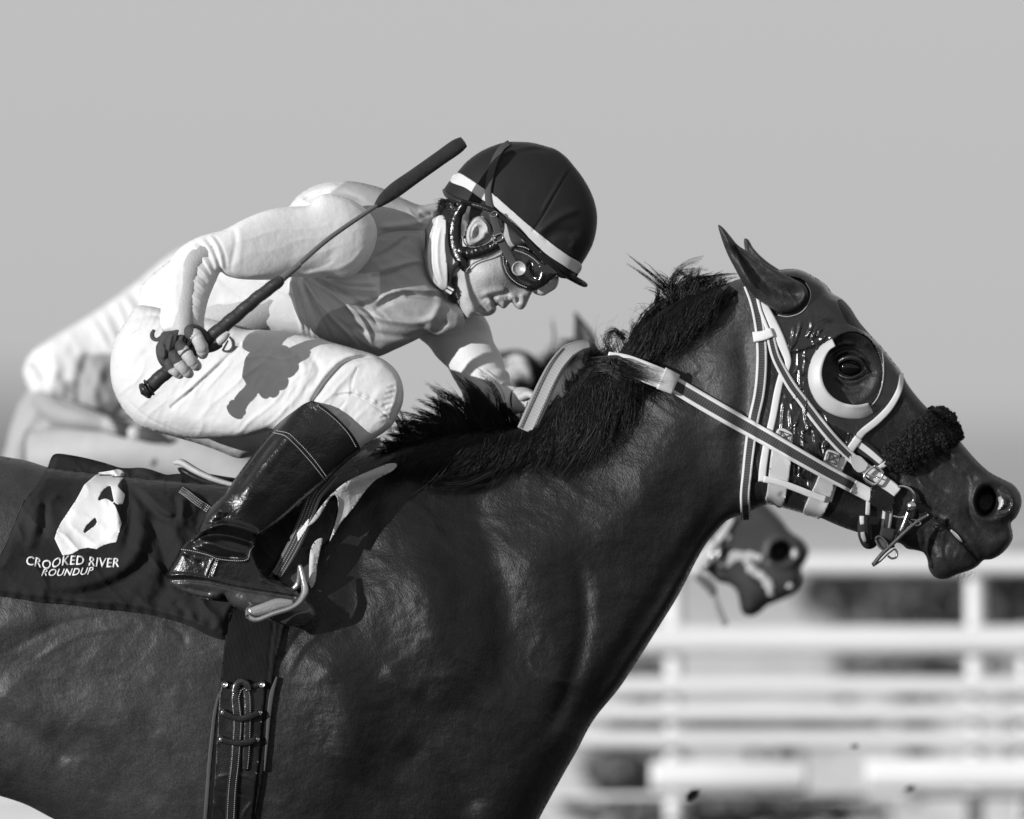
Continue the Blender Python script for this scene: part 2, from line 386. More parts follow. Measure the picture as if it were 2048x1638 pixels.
# ================================================================== main horse
HB=[(0,912),(50,921),(100,936),(200,950),(330,962),(480,972),(600,960),(700,935),(770,908),(830,885),(900,868),(980,860),(1050,850),(1105,818),(1150,765),(1190,728),(1240,702),
(1262,672),(1300,638),(1350,606),(1400,586),(1440,572),(1482,556),(1530,545),(1562,538),(1597,537),(1629,551),(1652,567),(1663,583),(1684,595),(1702,613),(1720,641),(1741,666),(1766,693),(1789,722),
(1805,743),(1817,766),(1833,788),(1858,816),(1895,850),(1922,880),(1940,902),(1963,927),(1986,946),(2009,958),(2030,969),(2042,984),(2047,1003),(2043,1021),(2035,1036),(2025,1046),
(2028,1062),(2029,1077),(2019,1095),(2004,1110),(1986,1119),(1970,1121),(1960,1131),(1945,1140),(1917,1149),(1895,1158),(1874,1155),(1861,1140),(1857,1118),(1850,1106),(1835,1101),(1817,1098),(1803,1087),
(1780,1086),(1750,1080),(1720,1066),(1693,1057),(1666,1046),(1643,1036),(1601,1025),(1562,1014),(1540,1008),(1514,1017),(1490,1028),(1458,1040),(1430,1067),(1411,1092),(1392,1125),(1373,1163),(1349,1206),
(1316,1259),(1283,1311),(1241,1375),(1193,1434),(1177,1459),(1156,1500),(1132,1542),(1108,1585),(1080,1637),(1050,1700),(1010,1745),(930,1770),(800,1778),(650,1785),(500,1782),(380,1750),(250,1705),(150,1662),(100,1638),(50,1612),(0,1595),(-120,1565),(-260,1520),(-400,1500),
(-560,1560),(-700,1580),(-790,1440),(-840,1260),(-830,1110),(-760,990),(-620,905),(-440,868),(-260,868),(-120,888)]
HT=[(200,1300,340),(-300,1250,320),(-700,1200,230),(600,1330,330),(300,1050,330),(850,1280,300),(950,1500,270),(1050,1150,190),(1150,1300,170),(1250,950,125),(1300,1150,120),(1430,800,100),(1350,650,70),(1200,800,80),(1000,920,90),(850,930,120),(700,1000,260),(1540,850,118),(1600,920,112),(1650,620,110),(1560,600,90),(1780,900,82),(1900,1000,66),(1980,1050,70),(1900,1120,46),(1980,1000,72),(1720,1000,75)]
def coat_noise(x,y):
    wf=smooth(1500,1350,x); return wf*(8*fbm(x,y,190,2)+3.2*fbm(x,y,60,5))+(.7+.5*wf)*fbm(x,y,26,9)+wf*folds(35,34,3,1.6,8,4.)(x,y)
h_rel=[coat_noise,
 # head
 blob(1612,905,80,75,20,16),                       # jowl
 stroke([(1640,830),(1720,880),(1790,915),(1840,935)],12,9),   # facial crest
 blob(1705,742,62,70,-20,-13),                      # eye hollow
 stroke([(1664,722),(1680,707),(1700,702),(1722,710),(1736,728)],4,7),stroke([(1660,712),(1680,696),(1704,692),(1728,704)],2.6,-5),stroke([(1664,704),(1686,688),(1712,688)],3,4),
 stroke([(1668,746),(1684,760),(1706,764),(1728,754),(1744,746)],3.5,5),stroke([(1674,762),(1700,774),(1730,766)],2.6,-4),stroke([(1680,776),(1704,784),(1728,778)],4,3),
 stroke([(1728,740),(1744,744),(1752,750)],4,-6),
 stroke([(1650,690),(1680,668),(1718,668),(1752,700)],14,12),  # brow
 
 stroke([(1690,812),(1722,800),(1750,772),(1760,740)],9,5),
 blob(1668,622,38,26,40,8), blob(1730,690,26,16,45,-4),
 stroke([(1790,760),(1830,820),(1880,880),(1930,920),(1975,955)],14,6), # nasal bone
 stroke([(1860,850),(1880,900),(1925,945),(1960,965)],12,-6),
 stroke([(1868,915),(1900,935),(1935,952)],4,4),stroke([(1850,930),(1866,962),(1900,985)],5,-4),
 stroke([(1800,960),(1850,985),(1900,1010),(1940,1040)],16,7),
 stroke([(1830,1000),(1868,1020),(1895,1036)],5,-4),
 stroke([(1876,1038),(1900,1056),(1928,1084),(1946,1106),(1957,1122)],3.4,-8,False),   # mouth
 stroke([(1870,1046),(1894,1066),(1920,1094),(1942,1118)],8,6), stroke([(1890,1034),(1915,1052),(1938,1078),(1960,1102)],8,5),
 blob(1975,1003,24,30,12,-46,.4),                   # nostril
 stroke([(1950,990),(1958,970),(1980,962),(2004,968),(2022,985),(2030,1005),(2022,1024),(2000,1036),(1976,1040),(1958,1032),(1950,1012),(1950,990)],7,9,False),
 stroke([(1996,985),(2010,1000),(2005,1022)],7,6),
 stroke([(1940,1000),(1944,1030),(1962,1056),(1990,1066),(2020,1058)],6,-5),
 blob(2004,1086,20,18,0,6), stroke([(1975,1075),(2000,1070),(2022,1072)],4,-3), stroke([(1990,1110),(2008,1098),(2020,1082)],4,2),
 blob(1885,1120,28,26,0,8), stroke([(1868,1080),(1862,1100),(1868,1120)],6,-6),stroke([(1846,1060),(1852,1080),(1848,1100)],5,-5),
 stroke([(1880,1060),(1878,1076)],3,3),stroke([(1888,1064),(1887,1080)],3,3),
 stroke([(1700,960),(1740,1010),(1780,1040)],16,-7), stroke([(1640,1010),(1700,1030),(1760,1060)],12,5),
 stroke([(1560,985),(1575,1005)],6,-5), stroke([(1497,930),(1502,965)],10,6), 
 stroke([(1800,930),(1832,950),(1850,975),(1880,988)],2.6,3),stroke([(1700,960),(1730,972),(1760,968),(1800,985)],3,3),stroke([(1850,990),(1880,1000),(1915,1024)],2.4,-3),stroke([(1846,1004),(1874,1014),(1908,1036)],2.2,2.5),
 stroke([(1905,905),(1915,930),(1940,950),(1948,972)],3,3.5),stroke([(1870,1012),(1846,1008),(1828,1016)],2.5,-3),stroke([(1900,1080),(1890,1100),(1896,1120)],3,-2.5),stroke([(1920,1100),(1910,1120)],3,2.5),stroke([(1560,880),(1600,960),(1640,990)],5,5),stroke([(1510,760),(1506,860),(1516,930)],6,4),
 lambda x,y:smooth(1780,1860,x)*(1.5*fbm(x,y,20,31)+folds(40,12,2.5,1.1,17,3.)(x,y)),
 # throat and neck
 stroke([(1480,640),(1492,760),(1480,880),(1478,1000)],22,-12), stroke([(1430,690),(1456,790),(1450,880)],40,10),
 stroke([(1468,960),(1420,1040),(1350,1150),(1290,1240),(1215,1360),(1150,1470)],22,-13), # jugular groove
 stroke([(1440,1050),(1380,1130),(1300,1260),(1215,1390),(1160,1470)],20,9),
 stroke([(1400,760),(1330,900),(1250,1010),(1180,1120)],60,12), stroke([(1300,780),(1220,880),(1130,960)],40,-8),
 stroke([(1060,1060),(1080,1180),(1110,1300),(1090,1420)],50,13), stroke([(1150,1100),(1170,1230),(1140,1370),(1080,1500)],18,-10),
 stroke([(930,950),(980,1100),(1010,1250),(990,1400)],30,-10), stroke([(830,1000),(850,1150),(880,1300),(900,1420)],60,16),
 stroke([(740,980),(720,1130),(700,1280)],30,-9), stroke([(640,1300),(700,1420),(690,1560)],50,14), stroke([(800,1480),(900,1560),(960,1640)],30,-12),
 stroke([(660,1270),(690,1240)],5,-4),stroke([(560,1330),(600,1270),(640,1245)],5,-5),stroke([(575,1350),(612,1290),(648,1262)],4,3),
 stroke([(770,1330),(810,1370),(850,1380)],18,6),
 # withers roll in front of the saddle
 stroke([(824,955),(860,972),(920,978),(980,966),(1028,942)],9,9), stroke([(828,940),(870,956),(930,958),(990,930)],12,-7),
 # flank
 stroke([(-60,1400),(20,1440),(100,1490),(160,1530)],22,-13), stroke([(0,1560),(60,1590),(140,1640)],20,-5), stroke([(0,1360),(60,1430),(120,1470)],30,9),
 stroke([(20,1300),(120,1250),(230,1230)],6,-3),stroke([(60,1330),(160,1270),(270,1250)],5,2.5),stroke([(330,1240),(362,1262),(376,1290)],7,-4),
 stroke([(-40,1300),(40,1240),(100,1225)],30,8), stroke([(200,1480),(260,1560),(330,1600)],40,-7), stroke([(120,1460),(200,1420),(300,1440)],40,6),
]
horse_s=Surf(HB,HT,0,c=6.,relief=h_rel,p=2.2,sym=True,sig=110.)
mcoat=M('coat',.035,rough=.46,spec=.30,cap=1.7,attr=True,var=(16,.6),var2=(620,.95,1),bump=(430,.0011,1),bump2=(55,.0022),stretch=(.3,35),sheen=.0)
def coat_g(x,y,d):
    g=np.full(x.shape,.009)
    g+= .026*smooth(700,300,x)  # barrel painted lighter, shoulder left darker: sheen and shade put into the colour
    g+= .030*smooth(1320,1480,x)*smooth(1000,780,y)*smooth(1560,1500,x)           # neck sheen painted in, greyer behind the cheek
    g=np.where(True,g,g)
    dd,_=dist_pts(x,y,spline([(1668,716),(1690,708),(1714,712),(1736,728),(1726,750),(1700,752),(1680,742)],True,4),True)
    g*=1-.6*np.exp(-(dd/5)**2)                                 # dark skin round the eye
    g+=.028*np.exp(-(((x-1722)/42)**2+((y-760)/50)**2)**2)
    nose=smooth(1760,1900,x); g*=1+1.1*nose  # muzzle colour lightened to carry its highlights
    q=((x-1974)/25)**2+((y-1003)/31)**2; g*=1-.9*np.exp(-q*q)
    dm,_=dist_pts(x,y,spline([(1876,1038),(1900,1056),(1928,1084),(1957,1122)],False,6)); g*=1-.7*np.exp(-(dm/5)**2)
    return np.maximum(g,.002)
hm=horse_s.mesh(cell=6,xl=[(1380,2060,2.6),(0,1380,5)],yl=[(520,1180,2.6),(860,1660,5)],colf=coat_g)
horse=empty('horse','dark galloping racehorse in front with a bridle, hood and fleece noseband','horse',(300,2622,0))
def leg(ax,ay,dz,pts,rad):
    P=[(x,y,dz) for x,y in pts]; return setg(tube(P,rad,16,step=14),.02)
legs=[leg(0,0,-80,[(900,1700),(980,1760),(1060,1960),(1180,2080),(1240,2200),(1220,2280)],[70,88,62,50,38,52]),
      leg(0,0,80,[(900,1700),(1010,1760),(1150,1930),(1330,2000),(1420,2080),(1440,2150)],[70,88,62,50,38,50]),
      leg(0,0,-120,[(-600,1200),(-560,1500),(-660,1800),(-560,2060),(-470,2330),(-400,2560),(-370,2610)],[220,190,95,62,46,44,60]),
      leg(0,0,120,[(-620,1200),(-640,1500),(-800,1760),(-800,2040),(-760,2300),(-700,2540),(-670,2610)],[220,190,95,62,46,44,60])]
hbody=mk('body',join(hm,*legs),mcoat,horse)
hf=horse_s.lookup(3.,(-120,430,2070,1800))
# tail beyond the frame
mhair=M('mane_hair',.008,rough=.36,spec=.28,attr=True)
def strands(gen,n,g0=None):
    V=[];F=[];G=[];cl=1.
    for i in range(n):
        r=gen(i)
        if r is None: continue
        P,rad=r; P=np.array(P,float); k=len(P); tg=np.gradient(P,axis=0); tg/=np.linalg.norm(tg,axis=1)[:,None]+1e-9
        a=np.cross(tg,[0.1,0,-1.]); a/=np.linalg.norm(a,axis=1)[:,None]+1e-9; b=np.cross(a,tg); o=len(V)
        rr=rad*np.linspace(1,.12,k)**.7
        if i%14==0: cl=random.random()**3
        G+=[(.002+.016*cl*(.5+random.random())) if random.random()>.03 else .05]*(3*k)  # a few strands coloured paler as painted hair highlights
        for s_ in range(3):
            th=s_*2.094; V+= (P+a*(rr*math.cos(th))[:,None]+b*(rr*math.sin(th))[:,None]).tolist()
        for s_ in range(3):
            s2=(s_+1)%3
            for j in range(k-1): F.append((o+s_*k+j,o+s_*k+j+1,o+s2*k+j+1,o+s2*k+j))
    return np.array(V),F,(np.array(G) if g0 is None else np.full(len(V),g0))
tail=strands(lambda i:(lambda u,v:( [(-800-40*u,980+30*v,40*(u-.5)),(-900-60*u,960+60*v,60*(u-.5)),(-1050-80*u,1050+80*v,70*(v-.5)),(-1200-120*u,1250+160*v,80*(v-.5))],3))(random.random(),random.random()),160)
mk('tail',tail,mhair,horse)
# ears
near_ear=[(1436.6,449),(1446,455),(1460,471),(1476,490),(1501,506),(1533,528),(1560,544),(1592,560),(1611,573),(1616,590),(1604,610),(1584,622),(1560,626),(1537,613),(1505,590),(1487,567),(1469,535),(1455,508),(1443,476)]
ear_rel=[stroke([(1475,500),(1500,532),(1528,560),(1560,582),(1590,588)],15,-20,False),stroke([(1446,462),(1464,500),(1486,545),(1510,592)],8,9),stroke([(1470,492),(1482,530),(1506,570),(1540,600)],3,5),stroke([(1478,492),(1520,514),(1560,540)],6,5),lambda x,y:1.2*fbm(x,y,14,4),folds(50,10,4,2,6,3.)]
es=Surf(near_ear,30,ctrl([(1436,449,-95),(1540,560,-88),(1600,600,-75)]),c=3.,relief=ear_rel,step=3); es.C=ctrl([(1436,449,-110),(1500,530,-98),(1600,600,-82)])
mk('ear',es.mesh(2.2,colf=lambda x,y,d:.03+.012*vnoise(x,y,20,1)),mcoat,horse)
far_ear=[(1491.6,474),(1498,475),(1510,494),(1533,517),(1562,537),(1600,560),(1570,580),(1530,556),(1504,522),(1493,498)]
fs_=Surf(far_ear,24,80,c=3.,relief=[stroke([(1496,482),(1504,505),(1530,540)],7,-8)],step=3)
mk('ear',fs_.mesh(2.5,colf=lambda x,y,d:np.full(x.shape,.028)),mcoat,horse)
# eye
eye_c=(1699,735)
ed=float(hf(1699,735)[0])
me_=M('eye_gloss',.003,rough=.07,spec=.32)
ey=mk('eye',ellipsoid((1699,735,ed+6),(25,18,18),32,20,6),me_,horse)
mk('eye',ellipsoid((1699,735,-ed-6),(25,18,18),20,12,6),me_,horse)
lid=tube([(1671,738,ed+2),(1679,723,ed-8),(1697,715,ed-13),(1716,719,ed-11),(1730,734,ed-1)],[3,4.5,5,4.5,3],8,step=2)
lid2=tube([(1671,738,ed+2),(1682,751,ed-6),(1700,756,ed-9),(1718,750,ed-7),(1732,738,ed+1)],[2.5,3,3.4,3,2.5],8,step=2)
mk('eyelid',setg(join(lid,lid2),.010),M('dark_skin',.010,rough=.35,spec=.6,bump=(300,.001)),horse)
# pale slit between the lips
td=lambda x,y:hf(x,y)
mk('lip_slit',strap([(1903,1060),(1914,1071),(1926,1084)],[3,6,2.5],td,off=7,t=5,edge=.5),M('slit_pale',.5,rough=.3),horse)
# wet nostril lining
mk('nostril_lining',patch([(1994,984),(2008,984),(2022,992),(2028,1006),(2022,1020),(2008,1028),(1994,1028),(1998,1014),(1999,1000)],lambda x,y:hf(x,y),off=2,cell=1.8,t=8,relief=[lambda x,y:3*fbm(x,y,7,3)]),M('wet_lining',.03,rough=.14,spec=.8,bump=(150,.003),var=(90,.6)),horse)
mk('nostril_sliver',patch([(1998,994),(2004,994),(2009,1001),(2008,1010),(2002,1018),(1997,1020),(2000,1008)],lambda x,y:hf(x,y),off=6,cell=1.8,t=8),M('pale_sliver',.34,rough=.3,spec=.6,bump=(150,.002)),horse)  # pale sliver laid inside the nostril
# ---------------- mane
def jit(a): return (random.random()-.5)*2*a
def hair(pts,n=9,ws=0,rad=.7,dfun=None):
    P=spline(pts,False,12); t=np.linspace(0,1,len(P)); ph=random.random()*6.28
    if ws: P=P+np.stack([np.sin(t*5+ph)*ws*t,np.cos(t*4+ph)*ws*t,0*t],1)
    return P,rad
crest=spline([(770,905),(830,885),(900,868),(980,860),(1050,850),(1105,818),(1150,765),(1190,728),(1240,702),(1262,672),(1300,638),(1350,606),(1400,586),(1440,572),(1484,556)],False,3)
def cr(t):
    i=int(min(max(t,0),.9999)*len(crest)); return crest[i]
def surfd(x,y): return float(hf(x,y)[0])
# precompute a coarse depth map of the neck for quick look-ups
gx=np.arange(740,1520,10.); gy=np.arange(540,1060,10.); GXX,GYY=np.meshgrid(gx,gy); GD=hf(GXX.ravel(),GYY.ravel()).reshape(GXX.shape)
def qd(x,y): return float(bil(GD,740,540,10.,np.array([x]),np.array([y]))[0])
HG=[]
def lock(root,tip,bend,n,spread,rad=.8,lift=6,rs=6,over=True,ws=2.,steps=6):
    """a tuft of strands from root to tip; bend = sideways bow in px; over = lies on the near side of the neck"""
    bx,by=root; tx,ty=tip; L=math.hypot(tx-bx,ty-by); nx,ny=-(ty-by)/L,(tx-bx)/L
    n=int(n*1.7); cx_,cy_=tx+jit(spread*.8),ty+jit(spread*.8); rad*=.95
    for i in range(n):
        rx,ry=bx+jit(rs),by+jit(rs); sq=.7 if over else .32; sx,sy=cx_+jit(spread*sq),cy_+jit(spread*sq); k=(.5+random.random()*.8) if over else (.72+random.random()*.42); b=bend*(.4+1.1*random.random())+jit(4) if over else bend*(.8+.4*random.random())+jit(2); P=[]
        dj=jit(6); lv=lift*(.3+2.2*random.random())
        for j in range(steps+1):
            t=j/steps; x=rx+(sx-rx)*t*k+nx*b*math.sin(t*math.pi*.9); y=ry+(sy-ry)*t*k+ny*b*math.sin(t*math.pi*.9)
            x+=ws*jit(.5)*t; y+=ws*jit(.5)*t
            d=(qd(x,y)-3-lv*math.sin(min(1,t*1.15)*math.pi*.85)-abs(dj)*t) if over else (dj*2+ -8*math.sin(t*3))
            P.append((x,y,d))
        HG.append((np.array(P),rad*(.6+.7*random.random())))
random.seed(21)
# (C) thick hanging mane on the near side of the neck, below the rein loop
for i in range(80):
    t=.5+.19*random.random(); c=cr(t)
    lock((c[0]+6,c[1]+12),(c[0]-30+jit(30),c[1]+75+60*random.random()),-22,16,16,.8,10,9)
for i in range(110):
    lock((1130+110*random.random(),745+60*random.random()),(1090+110*random.random(),870+55*random.random()),-18,13,18,.8,12,12)
for i in range(60):
    lock((1180+60*random.random(),770+30*random.random()),(1200+60*random.random(),850+40*random.random()),14,11,16,.7,8,12)
# strands sweeping right over the neck, across the start of the rein
for i in range(34):
    y0_=716+30*random.random(); x0_=1185+24*random.random(); x1_=1236+66*random.random()**2
    for q in range(12):
        a_=jit(4); HG.append((np.array([(x0_+jit(4),y0_+a_,-128),(x0_+30,y0_+a_-2,-158),(x0_*.4+x1_*.6,y0_+a_+8,-166),(x1_+jit(10),y0_+a_*.3+20+jit(5),-160)]),.7))
# (A) upper mane: mass sweeping down-left from the crest behind the ears
for i in range(110):
    u=random.random(); rx=1290+150*u+jit(8); ry=628-62*u+14+jit(8)
    lock((rx,ry),(rx-46+jit(14),ry+62+40*(1-u)+jit(14)),-12,12,12,.8,14,8)
for i in range(80):
    u=random.random(); lock((1262+40*u,690-55*u),(1262+20*u+jit(12),702+jit(10)-20*u),-6,10,9,.7,12,7)
for i in range(60):
    u=random.random(); rx=1262+180*u; ry=672-92*u; lock((rx,ry+8),(rx+4+jit(14),ry-22-30*math.sin(u*3.1)),jit(10),9,8,.6,8,6,over=False)
for i in range(70):
    u=random.random(); lock((1345+60*u,604-18*u),(1352+70*u+jit(10),572-4*u+jit(8)),jit(8),10,7,.6,8,6,over=False)
# wisps above the upper mane
for a,b,bd,n in [((1346,602),(1412,528),-34,7),((1350,590),(1372,535),-16,6),((1344,585),(1262,516),3,5),((1342,590),(1260,532),2,4),((1352,572),(1468,549),-9,8),((1390,585),(1426,556),-6,7),((1400,590),(1452,562),9,7),
    ((1375,580),(1384,540),3,6),((1394,584),(1396,545),2,6),((1420,588),(1440,560),3,6),((1350,590),(1400,548),-14,6),((1312,600),(1316,572),3,5),((1420,575),(1470,558),5,6),((1360,575),(1412,560),-14,8),((1300,628),(1312,590),4,5)]:
    lock(a,b,bd,n*2,4,.75,5,4,over=False,ws=1.2,steps=9)
for i in range(26): lock((1310+jit(40),620+jit(12)),(1250+90*random.random(),600+60*random.random()),jit(22),1,8,.4,5,4,over=False,ws=3)
# (B) small arched tuft with sky seen through it
for i in range(7): lock((1250+jit(5),678+jit(5)),(1212+jit(6),694+jit(12)),24,5,9,.6,6,4,over=False,steps=9,ws=3)
for i in range(12): lock((1205+62*random.random(),706+jit(6)),(1208+50*random.random(),672+jit(12)),jit(8),3,7,.6,6,4,over=False)
for i in range(26): lock((1165+60*random.random(),722+jit(8)),(1150+70*random.random(),694+jit(9)),jit(10),5,8,.6,6,6,over=False)
for i in range(18): lock((1190+40*random.random(),700),(1200+80*random.random(),620+50*random.random()),jit(26),1,6,.32,6,4,over=False)
# (D) lower mane: mass and the bristles blown back above the withers
for i in range(110):
    u=random.random(); rx=800+300*u; ry=895-38*u-40*max(0,u-.75)*2; lock((rx,ry-2),(rx-52+jit(22),ry+40+38*u+jit(16)),-12,13,14,.8,10,8)
for i in range(90):
    u=random.random(); lock((860+150*u,900+jit(12)),(832+70*u+jit(16),938+20*u+jit(10)),10,12,12,.75,10,9)
for a,b,bd,n in [((990,862),(958,776),14,26),((965,868),(925,762),18,30),((950,872),(885,792),22,34),((930,878),(850,800),20,34),((905,880),(822,826),16,34),((880,884),(800,845),14,34),((845,895),(772,868),10,34),((975,864),(967,792),6,16),
    ((1008,858),(1000,832),3,14),((1028,856),(1016,830),3,14),((1045,852),(1034,836),3,12),((985,862),(985,818),3,14),((940,875),(868,770),12,6),((915,880),(868,812),10,20),((890,886),(815,850),12,24),((865,890),(780,892),8,26),((830,898),(765,905),6,26),((925,868),(905,812),10,20),((960,866),(900,765),6,5),((800,905),(752,920),4,26)]:
    lock(a,b,bd,int(n*1.5),9,.8,6,11,over=False,ws=1.5,steps=8)
for i in range(60): u=random.random(); lock((800+260*u,885-35*u),(780+260*u+jit(20),850-30*u+jit(18)),jit(8),6,9,.6,6,8,over=False)
for i in range(150): 
    u=random.random(); rx=790+320*u; ry=890-40*u-50*max(0,u-.8)*3; lock((rx,ry+6),(rx-30+jit(20),ry+jit(14)),-6,10,10,.8,6,8,over=False)
for i in range(150):
    u=random.random(); x=1098+100*u; y=835-105*u+6; lock((x,y+jit(6)),(x-10+jit(34),y+50+40*random.random()),jit(14),10,16,.75,9,9)
for i in range(40):
    u=random.random(); x=1100+90*u; y=832-100*u; lock((x,y+4),(x-14+jit(14),y-10+jit(10)),-4,7,9,.6,6,7,over=False)
def rope(P,n,w0,w1,lift=12,rad=.75,over=True):
    Q=spline(P,False,14); k=len(Q); t=np.linspace(0,1,k); tg=np.gradient(Q,axis=0); tg/=np.linalg.norm(tg,axis=1)[:,None]; N=np.stack([-tg[:,1],tg[:,0]],1)
    for i in range(n):
        o=jit(1); e=int(k*(.6+.4*random.random())); e=max(e,4); ph=random.random()*6; off=o*(w0*(1-t)+w1*t)+1.6*np.sin(t*6+ph)*t; X=Q[:,0]+N[:,0]*off; Y=Q[:,1]+N[:,1]*off
        if over: D=bil(GD,740,540,10.,X,Y)-2-lift*np.sin(np.minimum(1,t*1.1)*2.6)*(.5+random.random())
        else: D=jit(14)-12*t+0*X
        HG.append((np.stack([X,Y,D],1)[:e],rad*(.6+.7*random.random())))
RP=[[(1165,742),(1200,752),(1250,770),(1300,790),(1325,812)],[(1160,752),(1210,776),(1260,806),(1290,846)],[(1150,766),(1200,800),(1245,838),(1262,880)],[(1140,778),(1180,820),(1210,866),(1216,912)],[(1125,798),(1155,846),(1170,896),(1160,940)],
 [(1112,815),(1128,864),(1126,914),(1104,950)],[(1098,830),(1100,876),(1082,920),(1050,950)],[(1180,736),(1240,748),(1300,768),(1344,796)],[(1080,845),(1070,890),(1036,930),(990,952)],[(1050,855),(1030,895),(985,930),(930,952)],[(1020,860),(990,896),(935,926),(875,944)],
 [(990,865),(950,896),(895,918),(838,934)],[(950,870),(905,898),(860,912),(812,922)],[(910,878),(872,900),(830,912),(786,916)],[(1130,800),(1100,850),(1050,890),(1000,920)],[(1180,760),(1190,820),(1170,880),(1130,926)],[(1230,730),(1250,790),(1246,850),(1220,900)],
 [(1060,860),(1090,900),(1084,940)],[(880,885),(850,905),(826,950)],[(930,925),(880,950),(832,948)],[(1000,925),(940,955),(860,962)],
 [(1440,584),(1400,604),(1368,640),(1350,690)],[(1420,588),(1376,618),(1340,660),(1318,700)],[(1396,592),(1350,624),(1312,668),(1296,712)],[(1370,598),(1322,632),(1290,676),(1276,712)],[(1340,606),(1300,640),(1276,680),(1262,706)],[(1450,582),(1430,610),(1404,650)],[(1310,630),(1282,662),(1268,700)],[(1460,580),(1440,600),(1420,624)]]
for i in range(60):
    u=random.random(); x=850+380*u; y=925-70*max(0,u-.55)*2+jit(10); rope([(x,y-40),(x-14+jit(8),y-8),(x-34+jit(24),y+22+jit(14)),(x-60+jit(40),y+34+jit(18))],7,9,3,lift=8,rad=.6)
for P in RP:
    for _ in range(3): rope([(x+jit(9),y+jit(7)) for x,y in P],34,11,16,lift=10+12*random.random())
for P in [[(1000,868),(982,830),(958,796),(934,776)],[(975,870),(955,828),(928,794),(902,780)],[(950,874),(926,836),(896,812),(862,806)],[(925,880),(896,848),(860,832),(824,834)],[(900,884),(868,860),(832,850),(796,858)],[(985,866),(984,826),(974,790)],[(960,870),(950,820),(930,766)],[(870,890),(836,876),(800,880),(768,896)],[(940,876),(902,826),(880,790),(884,762)],
          [(1010,862),(1004,836),(1006,806)],[(1030,858),(1026,836),(1014,818)],[(905,882),(880,840),(872,806),(850,780)],[(850,894),(812,868),(790,838),(762,826)],[(965,868),(968,826),(952,780),(926,752)]]:
    for _ in range(2): rope([(x+jit(5),y+jit(4)) for x,y in P],34,13,2.5,rad=.85,over=False)
for P in [[(1350,600),(1346,566),(1362,544),(1400,536),(1436,540)],[(1360,598),(1368,566),(1392,548),(1416,530)],[(1345,602),(1338,574),(1352,550),(1384,540)],[(1350,596),(1316,566),(1288,548),(1262,534)],[(1346,592),(1320,556),(1290,524),(1258,518)],[(1380,590),(1410,566),(1446,556),(1478,560)],[(1390,588),(1380,556),(1386,530)],[(1400,586),(1424,570),(1440,548)],
          [(1322,618),(1316,590),(1312,566)],[(1405,586),(1430,556),(1474,548)],[(1248,700),(1238,676),(1246,664),(1262,668)],[(1228,705),(1218,686),(1222,668),(1240,662),(1256,672)],[(1210,712),(1196,700),(1186,688)],[(1366,592),(1398,560),(1440,566),(1466,552)]]:
    rope([(x+jit(3),y+jit(3)) for x,y in P],16,9,2.5,rad=.62,over=False)
for a,b,bd,n in [((1000,862),(945,742),26,16),((985,866),(930,770),20,22),((960,872),(905,768),24,30),((945,876),(860,786),22,30),((925,880),(838,812),18,34),((900,884),(806,836),16,34),((870,890),(784,856),12,34),((850,896),(800,822),-8,16),
    ((905,880),(880,800),8,20),((935,874),(938,790),8,20),((955,868),(975,800),4,16),((812,905),(752,888),8,30),((1016,860),(1010,812),4,14),((1040,856),(1044,824),3,12),((880,890),(842,850),-10,24),
    ((1360,600),(1310,556),12,14),((1380,592),(1350,540),14,18),((1395,590),(1410,535),-8,14),((1370,598),(1420,560),-14,16),((1340,612),(1290,575),8,8),((1405,588),(1448,548),-8,12),((1425,580),(1480,552),-4,8)]:
    lock(a,b,bd,n,9,.85,8,13,over=False,ws=1.5,steps=8)
V=[];F=[];o=0
mane=strands(lambda i:(HG[i][0],HG[i][1]),len(HG))
under=join(patch([(1266,690),(1278,655),(1312,626),(1360,600),(1410,590),(1390,618),(1362,645),(1330,668),(1290,696)],hf,1.5,5),
           patch([(800,900),(860,886),(980,872),(1060,862),(1112,822),(1160,765),(1220,722),(1232,760),(1200,830),(1120,890),(1040,905),(960,898),(860,908)],hf,1.5,5))
mk('mane',join(mane,setg(under,.004)),mhair,horse)
# whiskers
wk=strands(lambda i:((lambda a,x,y:([(x,y,-10),(x+10*math.cos(a),y+10*math.sin(a),-14),(x+20*math.cos(a+.2),y+20*math.sin(a+.2),-16)],.35))(1.9+jit(.5),1880+80*random.random(),1146+jit(4))),26)
mk('whiskers',wk,mhair,horse)
# ================================================================== hood, bridle, fleece noseband
mhood=M('hood_vinyl',.012,rough=.26,spec=.5,bump=(30,.004),rvar=(60,.2),coat=.3)
mbind=M('white_binding',.56,rough=.6,var=(60,.14),bump=(900,.0006))
mweb=M('webbing',.5,rough=.75,attr=True,spec=.3,bump=(1400,.001),var=(500,.18))
mwhite=M('white_rubber',.44,rough=.45,var=(50,.08),bump=(600,.0004))
mdark=M('dark_leather',.010,rough=.38,spec=.3,bump=(400,.0008),var=(80,.4))
msteel=M('steel',.55,rough=.24,metal=1,bump=(90,.0006))
hood=empty('blinker_hood','glossy dark blinker hood with white crescent cup around the eye of the front horse','hood',(1600,1010,0))
crack=[lambda x,y:1.6*vnoise(x,y,26,11)+.9*np.abs(vnoise(x+y*.2,y*.25,9,5)),
       stroke([(1577,705),(1604,697),(1640,682),(1664,660),(1700,650)],3,3.5), stroke([(1545,880),(1560,790),(1575,735)],3,2)]
random.seed(66)
for _ in range(34):
    x=1560+100*random.random(); y=640+330*random.random(); P_=[(x,y)]; a=math.radians(80+jit(30))
    for _k in range(4):
        a+=jit(.7); x+=math.cos(a)*11; y+=math.sin(a)*13; P_.append((x,y))
    crack.append(stroke(P_,1.9,2.6,False))
